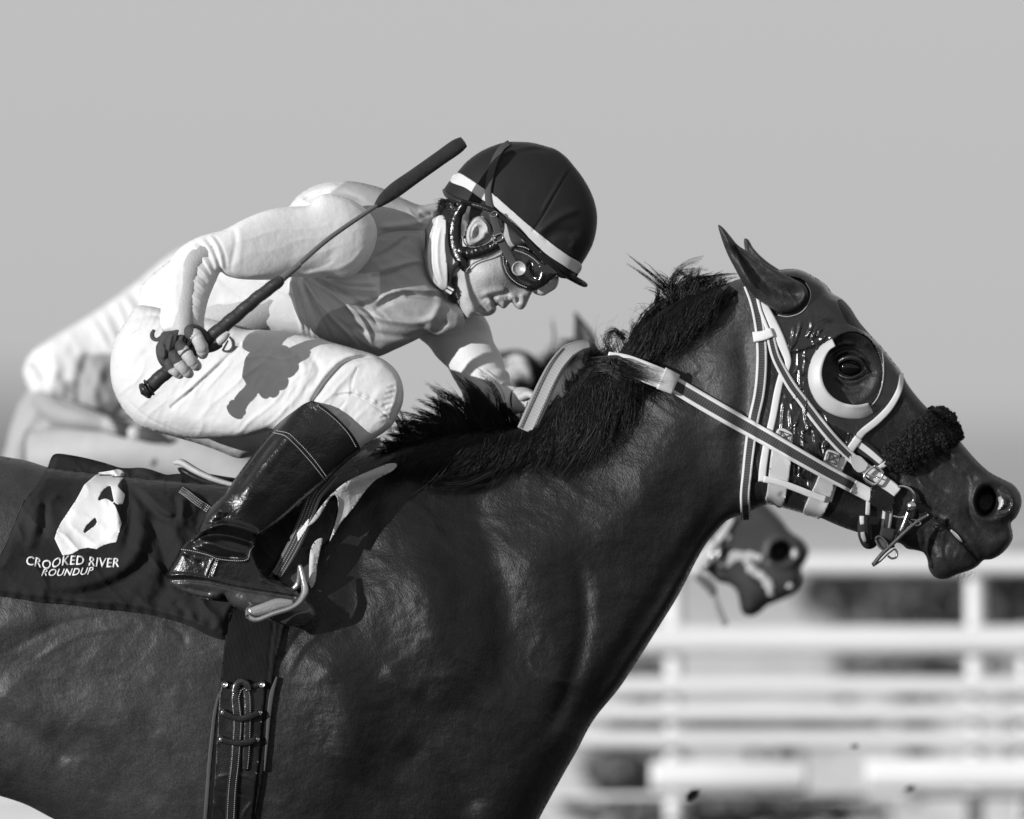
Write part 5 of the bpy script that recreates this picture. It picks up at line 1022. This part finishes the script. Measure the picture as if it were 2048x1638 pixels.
brim=join(tube([(1070,500,-88),(1090,520,-80),(1112,537,-66),(1136,550,-44),(1158,562,-18),(1166,566,0)],[4,6,7,7,6.5,6],12,rz=[4,5,6,8,10,12],step=3),
     patch([(1040,470),(1078,500),(1118,533),(1150,550),(1174,566),(1172,571),(1160,566),(1143,557),(1118,552),(1090,530),(1062,500)],lambda x,y:np.interp(x,[1040,1080,1120,1160,1175],[-98,-88,-66,-30,-8]),6,2.4,t=10,mirror=True),
     tube([(1166,566,0),(1172,568,-10),(1160,561,-26)],[4,4,4],8,step=2),
     tube([(888,379,-10),(893,388,-40),(905,396,-66),(930,405,-88),(965,414,-102),(990,426,-106),(1015,445,-106),(1040,468,-102),(1072,500,-90)],[4,5,5,5,5,4,4,4,4],10,step=3))
mk('peak',brim,M('peak_black',.012,rough=.35,spec=.4,bump=(300,.001)),helm)
mpad=M('harness_patent',.008,rough=.25,spec=.4,coat=.2,bump=(60,.004))
def hh(L,dz): return [(x,y,float(hfd(x,y)[0])-dz) for x,y in L]
hz=join(tube(hh([(930,400),(924,414),(915,430),(910,448),(909,468),(911,490),(918,510),(928,530),(931,540)],3),[10,10,11,12,13,13,13,11,7],14,rz=8,step=2.5),
   tube(hh([(918,500),(932,505),(948,505),(966,500),(984,493),(1002,482)],4),[10,13,13,12.5,12,11],14,rz=9,step=2.5,fn=lambda t,a:1+.06*np.sin(t*60)*(abs(a-1.6)<1.2)),
   tube(hh([(904,405),(908,416),(924,420),(930,408)],2),[9,10,10,9],10,rz=7,step=3))
mk('harness',hz,mpad,helm)
mks('harness_piping',([tube(hh(L,9),1.5,6,step=2) for L in ([(931,541),(938,535),(946,527),(960,520),(980,513),(1003,500)],[(924,470),(928,484),(936,492),(950,494),(966,490),(985,480)],[(926,538),(930,544),(936,540)])]),M('piping_grey',.14,rough=.3),helm)
mk('chin_strap',join(strap([(918,523,-78),(909,532,-72),(902,544,-64),(899,558,-56),(899,574,-48)],[9,9,9.5,10,10],t=4,edge=.016),strap([(893,574,-52),(898,580,-54),(905,585,-52)],[20,24,18],t=8,edge=.012),tube([(890,578,-56),(903,586,-58)],3,8),tube([(894,572,-56),(907,580,-58)],2.4,8),strap([(898,588,-48),(904,596,-40),(914,602,-28)],[14,15,12],t=5,edge=.01)),mweb,helm)
# goggles
GG=[(1011,497),(1004,503),(1000,514),(1002,532),(1010,552),(1028,571),(1046,579),(1062,583),(1080,577),(1094,569),(1106,558),(1116,548),(1112,538),(1094,522),(1070,503),(1050,492),(1030,490)]
go=mk('goggles',Surf(GG,26,-72,c=2.4,step=2,relief=[stroke([(1022,500),(1014,515),(1016,540),(1034,562),(1058,572)],3,5,False),stroke([(1042,496),(1062,506),(1080,520)],3,3),stroke([(1062,520),(1058,540),(1072,560)],4,-4),stroke([(1080,525),(1086,545),(1080,566)],4,3)]).mesh(1.7),M('goggle_rubber',.010,rough=.14,spec=.6,coat=.6,bump=(60,.003)),pe)
gcf=lambda x,y:np.interp(np.asarray(x,float),[1000,1010,1030,1060,1090,1110],[-80,-92,-99,-99,-94,-82])
mks('goggle_stitching',(dashes([(1006,512),(1008,530),(1017,550),(1034,566),(1056,576)],1.5,lambda x,y:np.atleast_1d(gcf(x,y)),3.4,gap=3.6,ln=2.2,g=.5),dashes([(1030,500),(1050,507),(1068,518),(1080,530)],1.6,lambda x,y:np.atleast_1d(gcf(x,y)),4,gap=3.6,ln=2.2,g=.5),dashes([(1036,492),(1048,494),(1060,500)],1.6,lambda x,y:np.atleast_1d(gcf(x,y)),2,gap=3.6,ln=2.2,g=.5)),mweb,go)
lens=Surf([(1062,575),(1068,585),(1086,590),(1100,583),(1113,574),(1118,558),(1114,548),(1096,550),(1078,562)],78,0,c=3,step=2,p=2)
mk('lens',lens.mesh(2.2),M('lens_plastic',.62,rough=.08,spec=.6,trans=.35),go)
bt_=join(tube([(1038,537,-100),(1038,537,-106),(1038,537,-108)],[15,15,14],28,step=1),*[tube([(1038+r*math.cos(a),537+r*math.sin(a),-108.5) for a in np.linspace(a0,a1,14)],.9,6,step=1.5) for r,a0,a1 in ((13,0,6.28),(9.6,0,6.28),(7,-.5,2.5),(4.5,1,4.5),(6.5,3,4.6),(2.5,3,6))])
mk('goggle_button',bt_,M('button_silver',.42,rough=.4,metal=.3,bump=(200,.002)),go)
GS=[(1019,283),(1006,292),(995,308),(986,330),(980,355),(976,382),(978,406),(985,430)]
sdep=lambda x,y:np.minimum(np.minimum(hlf(x,y),-4.),hfd(x,y))
mk('goggle_strap',join(strap(GS,[12,12,13,14,14,13,14,15],sdep,off=5,t=5,edge=.05,sm=2),strap([(985,428,-112),(993,452,-112),(1001,478,-110),(1012,500,-108),(1022,518,-106),(1030,530,-106)],[15,17,17,17,17,13],t=4,edge=.05)),mweb,go)
mks('strap_slider',(tube([(985,474,-116),(1003,467,-116),(1006,476,-116),(989,484,-116),(985,474,-116)],1.5,6,step=2),tube([(981,427,-114),(991,423,-114),(994,430,-114),(984,434,-114),(981,427,-114)],1.2,6,step=2)),M('slider_metal',.4,rough=.25,metal=.8),go)
# ================================================================== whip
wh=empty('riding_whip','black riding whip with taped handle and padded tip in the hand of the front jockey','whip',(302,779,HD))
hx=lambda t,d=HD-2:(301+(569-301)*t,780+(565-780)*t,d)
def tape(t,a): return 1+.035*np.sign(np.sin(t*2*math.pi*9.5+a*.9))
grip=tube([(303,778,HD-2),(330,754,HD-2),(362,727,HD-2),(400,697,HD-2),(441,665,HD-2),(486,627,HD-1),(524,595,HD),(560,568,HD+1),(567,562,HD+1)],[14,14,13.5,13.5,13.5,13,12.5,11.5,9],22,step=1.6,fn=tape)
mk('grip',grip,M('grip_tape',.022,rough=.5,spec=.4,bump=(500,.0016),var=(60,.5)),wh)
mk('butt_cap',join(tube([(292,787,HD-2),(296,784,HD-2),(301,780,HD-2)],[14,18,16],22,step=1),tube([(303,778,HD-2),(306,776,HD-2)],[18.5,18.5],22,step=1)),M('cap_rubber',.02,rough=.25,spec=.5),wh)
mk('shaft',join(tube([(566,563,HD+1),(600,533,HD+26),(658,482,HD+72),(755,413,HD+150)],[6,5.4,5,4.5],14,step=4),tube([(566,563,HD+1),(580,551,HD+11),(602,533,HD+27)],[7.5,7,6],14,step=3)),M('shaft_fibre',.14,rough=.25,spec=.6,metal=.2,bump=(200,.001)),wh)
mk('padded_tip',tube([(752,415,HD+148),(758,410,HD+152),(770,399,HD+160),(790,383,HD+172),(830,354,HD+195),(880,318,HD+222),(915,293,HD+240),(927,285,HD+246)],[4.5,8,12.5,15.5,15,15,15,12],20,rz=[4,6,8,9,9,9,9,7],step=3),M('tip_leather',.022,rough=.4,spec=.45,bump=(160,.0018),bump2=(700,.0008),var=(40,.5)),wh)
# ================================================================== second horse and jockey, one lane further off
PL=1.8
h2g=empty('horse','brown racehorse mostly hidden behind the front horse, muzzle and one ear showing','horse',(250,2400,0),PL)
H2=[(1190,690),(1215,706),(1260,745),(1330,800),(1400,868),(1470,945),(1520,995),(1550,1024),(1568,1044),(1582,1063),(1596,1073),(1608,1081),(1616,1092),(1620,1102),(1618,1113),(1613,1124),(1604,1138),(1606,1148),(1606,1160),(1602,1172),(1592,1186),(1580,1194),(1566,1200),(1547,1208),(1536,1212),(1524,1224),(1510,1232),(1496,1233),(1485,1225),(1480,1204),(1475,1184),(1468,1175),(1456,1168),(1440,1165),(1424,1152),(1410,1140),(1380,1120),(1320,1085),(1270,1060),(1230,1060),(1190,1090),(1150,1150),(1100,1240),(1040,1330),(980,1420),(900,1500),(700,1540),(500,1530),(250,1490),(0,1470),(-200,1440),(-420,1460),(-600,1400),(-640,1200),(-560,1060),(-380,1010),(-100,1005),(200,1020),(500,1010),(700,960),(850,910),(950,860),(1040,800),(1090,750),(1130,712),(1160,694)]
h2=Surf(H2,[(200,1250,250),(-300,1200,250),(700,1250,230),(950,1100,130),(1080,900,80),(1250,900,85),(1400,1000,80),(1500,1130,62),(1570,1120,58)],0,c=7,sym=True,sig=110,
  relief=[blob(1563,1103,24,20,-35,-40,.4),stroke([(1536,1112),(1544,1086),(1566,1078),(1590,1090),(1596,1110),(1582,1128),(1560,1132),(1542,1126)],6,8,False),stroke([(1505,1150),(1530,1175),(1552,1200)],5,-7),stroke([(1440,1060),(1460,1110),(1500,1130)],14,4),lambda x,y:3*fbm(x,y,70,3)])
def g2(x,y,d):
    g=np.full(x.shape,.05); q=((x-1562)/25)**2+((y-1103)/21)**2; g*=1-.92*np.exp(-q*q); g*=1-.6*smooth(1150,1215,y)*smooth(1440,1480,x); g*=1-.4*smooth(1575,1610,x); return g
mcoat2=M('brown_coat',.06,rough=.5,spec=.35,attr=True,var=(14,.3),bump=(300,.001))
def leg2(dz,pts,rad): return setg(tube([(x,y,dz) for x,y in pts],rad,14,step=16),.04)
L2=[leg2(-90,[(760,1380),(740,1620),(800,1840),(730,2060),(700,2120)],[90,70,42,34,40]),leg2(90,[(700,1380),(640,1620),(560,1800),(600,2000),(640,2050)],[90,70,42,34,40]),
    leg2(-100,[(-450,1250),(-480,1500),(-560,1760),(-500,2050),(-480,2260),(-450,2300)],[170,130,70,46,36,44]),leg2(100,[(-420,1250),(-380,1500),(-430,1760),(-350,2050),(-300,2260),(-270,2300)],[170,130,70,46,36,44])]
mk('body',join(h2.mesh(6,xl=[(1380,1640,3.5)],yl=[(1000,1250,3.5)],colf=g2),*L2),mcoat2,h2g,plane=PL)
for dz in (-60,50):
    mk('ear',setg(Surf([(1150,622+abs(dz)*.0+ (0 if dz<0 else 16)),(1161,634),(1171,645),(1181,657),(1188,668),(1193,680),(1190,700),(1170,716),(1152,712),(1147,694),(1148,672),(1149,648)],22,dz,c=3,step=3,relief=[stroke([(1156,640),(1165,665),(1170,690)],9,-7)]).mesh(3),.03),mcoat2,h2g,plane=PL)
h2f=h2.lookup(4.,(1000,600,1660,1300))
fo=[]; random.seed(77)
for path in ([(1448,1132),(1458,1122),(1474,1114),(1494,1112),(1512,1112),(1520,1120)],[(1492,1118),(1500,1134),(1514,1148),(1532,1160),(1540,1174),(1544,1188)],[(1474,1104),(1470,1112)]):
    for q in spline(path,False,3.):
        for _ in range(3):
            x=q[0]+jit(5); y=q[1]+jit(5); r=2+4*random.random(); fo.append(ellipsoid((x,y,float(h2f(x,y)[0])-1),(r*1.2,r,r*.8),10,7,ang=random.random()*180))
mfo=M('foam_glint_white',.5,rough=.3,spec=.6,bump=(150,.003))
mk('foam',join(*fo),mfo,h2g,plane=PL)
for c_ in ((1591,1108,7,11,7),(1580,1172,8,6,5),(1456,1074,8,7,5)): mk('wet_highlight',ellipsoid((c_[0],c_[1],float(h2f(c_[0],c_[1])[0])+1),c_[2:],10,8),mfo,h2g,plane=PL)  # pale blobs added as painted highlights, sharing the foam material
random.seed(11)
m2=strands(lambda i:(lambda u:([(1050+130*u,800-100*u,-10+jit(40)),(1040+120*u+jit(10),780-100*u+jit(12),-30+jit(40)),(1020+120*u+jit(30),780-80*u+jit(30),-50+jit(40))],1.6))(random.random()),500)
wisp=strands(lambda i:([(1098+jit(4),716+jit(6),0),(1106+jit(2),690,0),(1109+jit(2),665+jit(4),0),(1104+jit(3),640+jit(12),0)],1.0),14)
mk('mane',join(m2,wisp),mhair,h2g,plane=PL)
b2=empty('bridle','blurred pale bridle with dangling rein end on the muzzle of the second horse','bridle',(1440,1200,0),PL)
mb2=M('pale_strap',.5,rough=.6,spec=.3,bump=(300,.001))
mk('noseband',strap([(1466,1034),(1452,1058),(1436,1080),(1424,1102)],[12,13,14,12],h2f,off=8,t=6),mb2,b2,plane=PL)
mk('bit_ring',join(tube([(1436,1092,-76),(1428,1100,-78),(1422,1114,-78),(1424,1124,-76),(1433,1116,-76),(1439,1102,-76),(1436,1092,-76)],4,10,step=2),ellipsoid((1415,1130,-78),(7,5,6),12,8)),msteel,b2,plane=PL)
mk('cheek_piece',strap([(1428,1084,-74),(1418,1100,-70),(1402,1122,-66),(1388,1150,-60)],[16,20,26,20],t=6),mb2,b2,plane=PL)
mk('curb_strap',strap([(1392,1152,-66),(1408,1162,-66),(1424,1178,-64),(1428,1192,-62)],[12,20,20,14],t=7),M('grey_leather',.10,rough=.5,bump=(200,.001)),b2,plane=PL)
mk('rein_end',strap([(1428,1188,-62),(1434,1208,-62),(1442,1230,-60),(1452,1252,-60)],[12,13,14,15],t=5),M('grey_strap',.24,rough=.6,bump=(200,.001)),b2,plane=PL)
# ---- second jockey
p2=empty('person','blurred jockey in white silks on the second horse, behind the front jockey at left','person',(150,1000,0),PL)
J2=[(60,706),(100,676),(160,640),(220,600),(280,555),(345,502),(420,470),(520,450),(640,470),(740,520),(780,570),(770,630),(700,680),(560,710),(420,750),(320,770),(260,810),(225,845),(200,846),(150,838),(100,826),(70,800),(52,770),(45,740)]
j2s=Surf(J2,[(400,600,140),(150,720,80),(650,580,120)],[(100,740,-70),(400,600,0)],c=6,relief=[stroke([(180,700),(160,760),(158,820)],9,-10),stroke([(210,720),(190,780),(196,830)],10,9),stroke([(120,740),(140,790),(100,810)],10,-8),stroke([(90,700),(110,740),(80,790)],12,6),lambda x,y:7*fbm(x,y,50,13),folds(60,34,3,12,5,3.)],csig=150)
def j2c(x,y,d):  # shading under the arm painted grey into the jersey
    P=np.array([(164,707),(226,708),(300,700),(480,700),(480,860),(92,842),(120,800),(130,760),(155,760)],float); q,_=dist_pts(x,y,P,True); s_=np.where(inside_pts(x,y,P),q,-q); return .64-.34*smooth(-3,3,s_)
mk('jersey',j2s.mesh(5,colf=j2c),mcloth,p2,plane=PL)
# forearm and gloved hand
mk('forearm',setg(tube([(84,800,-100),(120,826,-150),(165,838,-185),(208,846,-200)],[26,24,21,17],16,rz=[26,24,21,17],step=4),.3),mcloth,p2,plane=PL)
mgl2=M('dark_glove',.05,rough=.7,bump=(200,.002))
mk('glove',join(tube([(205,846,-200),(240,856,-204),(262,866,-206)],[15,17,14],14,step=3),tube([(276,866,-206),(300,872,-208),(330,882,-210),(346,886,-210)],[14,18,13,8],14,step=3)),mgl2,p2,plane=PL)
fist2=[tube([(1018+5*i,722+9*i,-30),(1034+5*i,716+10*i,-52),(1046+4*i,722+10*i,-56),(1052+3*i,734+9*i,-50),(1046+2*i,744+8*i,-42)],[8,9,9,8,6.5],12,step=2) for i in range(4)]
B2=[tube([(60,900,0),(300,760,0),(520,600,0),(700,560,0),(800,590,0)],[70,80,90,80,48],16,rz=[100,100,110,110,50],step=10),ellipsoid((880,590,0),(74,90,74),20,14),
    tube([(740,590,60),(850,630,40),(930,685,20),(1005,738,-10)],[46,32,28,22],14,step=6),ellipsoid((1035,745,-16),(28,24,22),16,10)]+fist2+[tube([(84,800,-100),(208,846,-200),(264,866,-206),(300,872,-208)],[20,16,13,12],12,step=6),
    tube([(60,920,-120),(300,900,-160),(470,950,-180),(560,1040,-190),(430,1240,-200)],[60,60,50,42,30],14,step=8)]
mk('body',setg(join(*[(q[0],q[1],None) for q in B2]),.42),mskin,p2,plane=PL)
mk('glove',join(Surf([(992,705),(1010,700),(1035,698),(1060,706),(1080,724),(1092,748),(1090,775),(1080,788),(1050,786),(1030,782),(1050,770),(1066,756),(1060,736),(1046,722),(1024,716),(1004,720)],26,-20,c=3,step=3).mesh(3)),mgl2,p2,plane=PL)
mk('helmet',Surf([(800,560),(830,490),(900,460),(960,480),(990,540),(985,590),(960,620),(900,600),(840,600)],200,0,c=5).mesh(5),M('helmet_dark',.03,rough=.5,bump=(300,.001)),p2,plane=PL)
# breeches: thighs and seat
R2=[(70,770),(40,800),(20,850),(8,900),(-10,960),(10,1030),(120,1060),(280,1050),(420,1010),(520,960),(560,920),(540,880),(480,860),(400,850),(320,840),(240,830),(160,800),(110,770)]
r2s=Surf(R2,100,-60,c=5,relief=[stroke([(70,850),(50,900),(40,940)],14,-6),stroke([(120,860),(90,920),(80,960)],10,6),stroke([(170,870),(140,920),(120,960)],9,-5),stroke([(330,900),(310,930),(300,960)],8,-5),stroke([(400,870),(380,900),(340,930)],10,5),lambda x,y:6*fbm(x,y,60,22),folds(-55,34,4,12,9,3.)])
mk('breeches',setg(r2s.mesh(5),.34),mbreech,p2,plane=PL)
mk('boot',tube([(500,950,-180),(470,1050,-190),(420,1180,-200),(390,1240,-200),(470,1290,-205)],[46,42,32,30,24],16,step=6),mboot if False else M('boot_dark',.012,rough=.25),p2,plane=PL)
w2=empty('riding_whip','blurred dark whip held low by the second jockey in front of pale breeches','whip',(345,888,-110),PL)
mk('shaft',tube([(352,880,-214),(338,890,-216),(322,906,-216),(306,930,-214)],[7,6,5,4],10,step=3),M('whip_dark',.03,rough=.4),w2,plane=PL)
mk('wrist_band',tube([(266,858,-206),(270,866,-208),(276,874,-206)],[15,17,15],14,rz=[15,17,15],step=2),M('band_pale',.5,rough=.6),p2,plane=PL)
# ================================================================== setting
def grid_mesh(xs,ys,zf):
    X,Y=np.meshgrid(xs,ys); Z=zf(X,Y); idx=np.arange(X.size).reshape(X.shape); V=np.stack([X.ravel(),Y.ravel(),Z.ravel()],1)
    a=idx[:-1,:-1].ravel();b=idx[:-1,1:].ravel();c=idx[1:,1:].ravel();d=idx[1:,:-1].ravel(); return V,[tuple(q) for q in np.stack([a,b,c,d],1)],None
gy_=np.concatenate([np.arange(-40,0,4),np.arange(0,30,.5),np.arange(30,120,5),np.array([150,200,300,500,900,1600,3000])]); gx_=np.concatenate([np.array([-2500,-1200,-600,-300,-120,-60,-30]),np.arange(-20,20.1,.5),np.array([30,60,120,300,600,1200,2500])])
def zf(X,Y): return 1.16*smooth(8,14,Y)*(1-.0*Y)+.05*fbm(X*10,Y*10,20,3)*smooth(-6,0,Y)*(1-smooth(20,60,Y)) - .0
mgr=M('dirt_ground',.66,rough=.95,spec=.1,attr=True,var=(.9,.2),var2=(5,.3),bump=(6,.05))
gm_=grid_mesh(gx_,gy_,zf); gr=mk('ground',(gm_[0],gm_[1],.09+.55*smooth(6,7.5,gm_[0][:,1])),mgr,world=True,kind='structure')
def hills(x0,x1,y0,hf_,n,name,mat):
    xs=np.linspace(x0,x1,n); V=[];F=[]
    for k,(yy,s_) in enumerate(((y0,0),(y0+40,.7),(y0+90,1),(y0+200,.6),(y0+300,0))):
        for x in xs: V.append((x,yy,hf_(x)*s_+1.0))
    for k in range(4):
        for i in range(n-1): F.append((k*n+i,k*n+i+1,(k+1)*n+i+1,(k+1)*n+i))
    return mk(name,(np.array(V),F,None),mat,world=True,kind='structure')
hills(-400,400,700,lambda x:2.2+3.8*float(smooth(-14,-24,np.array(x)))+.6*math.sin(x*.07),161,'hills',M('hill_scrub',.34,rough=1,spec=0,var=(.05,.3)))
# ---- pipe-rail fence
FY=5.0
def FX(px): return (px-1024)*S*(DIST+FY)/DIST
def FZ(py): return CZ+(1000-py)*S*(DIST+FY)/DIST
fe=bpy.data.objects.new('fence',None); SC.collection.objects.link(fe); fe.location=(FX(1640),FY,0); fe['label']='white painted pipe rail fence with posts across the right background'; fe['category']='fence'
mpaint=M('white_paint',.68,rough=.45,var=(3,.10),bump=(60,.0008))
def wtube(a,b,r,sides=16,rz=None):
    a=np.array(a,float);b=np.array(b,float); d=b-a; L=np.linalg.norm(d); d/=L; u=np.cross(d,[0,1,0]) if abs(d[1])<.9 else np.cross(d,[1,0,0]); u/=np.linalg.norm(u); v=np.cross(d,u); V=[];F=[]; rz=r if rz is None else rz
    for k,(p,s_) in enumerate(((a,.9),(a+d*min(r,.01),1),(b-d*min(r,.01),1),(b,.9))):
        for i in range(sides):
            th=2*math.pi*i/sides; V.append(p+(u*math.cos(th)*r+v*math.sin(th)*rz)*s_)
    for k in range(3):
        for i in range(sides): F.append((k*sides+i,k*sides+(i+1)%sides,(k+1)*sides+(i+1)%sides,(k+1)*sides+i))
    F.append(tuple(reversed(range(sides)))); F.append(tuple(range(3*sides,4*sides))); return np.array(V),F,None
x0,x1=FX(-2600),FX(4200)
for (ya,yb) in ((1108,1150),(1252,1308),(1354,1392),(1408,1444),(1462,1498)):
    z=(FZ(ya)+FZ(yb))/2; mk('rail',wtube((x0,FY,z),(x1,FY,z),(FZ(ya)-FZ(yb))/2,rz=.022),mpaint,fe,world=True)
for px in (-1960,-1340,-720,-100,520,1350,1955,2575,3200,3820):
    mk('post',wtube((FX(px),FY+.05,-.1),(FX(px),FY+.05,FZ(1116)),.0195),mpaint,fe,world=True)
mk('post',wtube((FX(2056),FY+.05,-.1),(FX(2056),FY+.05,FZ(1250)),.016),mpaint,fe,world=True)
# low white board rails in two lengths with a gap
def board(xa,xb,ya,yb,label):
    o=mk('board_rail',wtube((FX(xa),FY-.35,(FZ(ya)+FZ(yb))/2),(FX(xb),FY-.35,(FZ(ya)+FZ(yb))/2),(FZ(ya)-FZ(yb))/2,rz=.03),mpaint,world=True,label=label,cat='rail',base=None); return o
bd1=empty('board_rail','thick white rounded rail low in front of the fence, left length ending at a gap','rail',(1300,2540,0),FY-.3)
mk('rail',wtube((FX(1300),FY-.3,FZ(1549)),(FX(1612),FY-.3,FZ(1549)),(FZ(1520)-FZ(1582))/2,rz=.03),mpaint,bd1,world=True)
mk('bracket',wtube((FX(1345),FY-.3,FZ(1549)),(FX(1345),FY+.04,FZ(1549)),.02),mpaint,bd1,world=True)
bd2=empty('board_rail','thick white rounded rail low in front of the fence, right length running out of frame','rail',(1740,2540,0),FY-.3)
mk('rail',wtube((FX(1728),FY-.3,FZ(1545)),(FX(3600),FY-.3,FZ(1545)),(FZ(1512)-FZ(1578))/2,rz=.03),mpaint,bd2,world=True)
mk('bracket',wtube((FX(1955),FY-.3,FZ(1545)),(FX(1955),FY+.04,FZ(1545)),.02),mpaint,bd2,world=True)
cb=mk('guide_cable',wtube((x0,FY-.2,FZ(1592)),(x1,FY-.2,FZ(1590)),.006),mpaint,world=True,label='thin pale cable strung below the thick white rail',cat='cable')
# ---- brush behind the fence
mleaf=M('brush_leaf',.05,rough=.8,spec=.2,attr=True,var=(30,.4))
def bush(cx,cy,cz,rx,rz,n,label,g=.05,seed=1,grp='dark bushes behind the white fence'):
    rs=np.random.RandomState(seed); V=[];F=[];G=[]
    for i in range(n):
        a=rs.rand()*6.283; b=math.acos(2*rs.rand()-1); r=(.45+.55*rs.rand()**.5)*(1+.25*math.sin(3*a+seed)+.15*math.sin(7*a)); p=np.array([cx+rx*r*math.sin(b)*math.cos(a),cy+rx*.7*r*math.sin(b)*math.sin(a),cz+rz*r*math.cos(b)])
        s_=.02+.03*rs.rand(); u=rs.randn(3); u/=np.linalg.norm(u); v=np.cross(u,rs.randn(3)); v/=np.linalg.norm(v); o=len(V)
        V+=[p-u*s_,p-v*s_*.5,p+u*s_,p+v*s_*.5]; F.append((o,o+1,o+2,o+3)); G+=[g*(.5+rs.rand())]*4
    o=bpy.data.objects.new('bush',None); SC.collection.objects.link(o); o.location=(cx,cy,cz-rz); o['label']=label; o['category']='bush'; o['group']=grp
    mk('foliage',(np.array(V),F,np.array(G)),mleaf,o,world=True,smoothf=False)
    T=[wtube((cx,cy,cz-rz-.3),(cx+rs.randn()*rx*.3,cy,cz+rz*.3),.012,8) for _ in range(4)]; mk('stem',join(*T),M('bush_stem',.08,rough=.9),o,world=True); return o
YB=9.5
def BX(px,y): return (px-1024)*S*(DIST+y)/DIST
def BZ(py,y): return CZ+(1000-py)*S*(DIST+y)/DIST
bush(BX(1840,YB),YB,BZ(1205,YB),.20,.085,1100,'dark low bush between the top two rails, left of the right fence post',.1,3)
bush(BX(2040,YB),YB,BZ(1205,YB),.14,.085,1100,'dark low bush at the right edge of frame, behind the top rails',.06,5)
bush(BX(1690,YB),YB,BZ(1185,YB),.10,.045,600,'small thin bush left of the wide dark bush, under the top rail',.07,8)
bush(BX(1830,YB-.8),YB-.8,BZ(1335,YB-.8),.16,.018,450,'flat scrubby bush beneath the second rail near the right post',.16,12)
bush(BX(1560,YB-.8),YB-.8,BZ(1460,YB-.8),.20,.014,400,'flat scrubby bush low between rails in mid fence panel',.22,15)
bush(BX(1290,YB-.8),YB-.8,BZ(1450,YB-.8),.07,.04,300,'small scrubby bush beside the chest of the front horse',.2,17)
bush(BX(1285,YB-.8),YB-.8,BZ(1340,YB-.8),.07,.03,260,'small scrubby bush left of the left fence post',.2,18)
bush(BX(1450,7.0),7.0,BZ(1625,7.0),.30,.022,700,'lowest dark scrub patch along the foot of the fence',.14,19)
bush(BX(1260,7.2),7.2,BZ(1540,7.2),.10,.05,600,'dark scrub left of the left length of thick rail',.2,20)
# ---- flying clods
random.seed(31); 
def clod(px,py,y,r,ang,label):
    V,F,_=ellipsoid((0,0,0),(r,r*.5,r*.5),14,10,ang); n=np.array([fbm(v[0:1]*9,v[1:2]*9+v[2]*5,12,2)[0] for v in V]); V=V*(1+.8*n)[:,None]+np.array([px,py,0])
    o=mk('dirt_clod',(V,F,None),M('wet_dirt',.03,rough=.9,bump=(200,.004)),plane=y,base=(px,py,0),label=label,cat='dirt clod',group='dirt clods thrown up in the air'); return o
clod(1386,1591,1.2,15,-40,'largest flying dirt clod, in front of the left end of the thick white rail')
clod(1711,1494,1.6,8,0,'small flying dirt clod just above the gap in the thick rail')
clod(1822,1578,1.8,10,-20,'middle-sized flying dirt clod against the right length of thick rail')
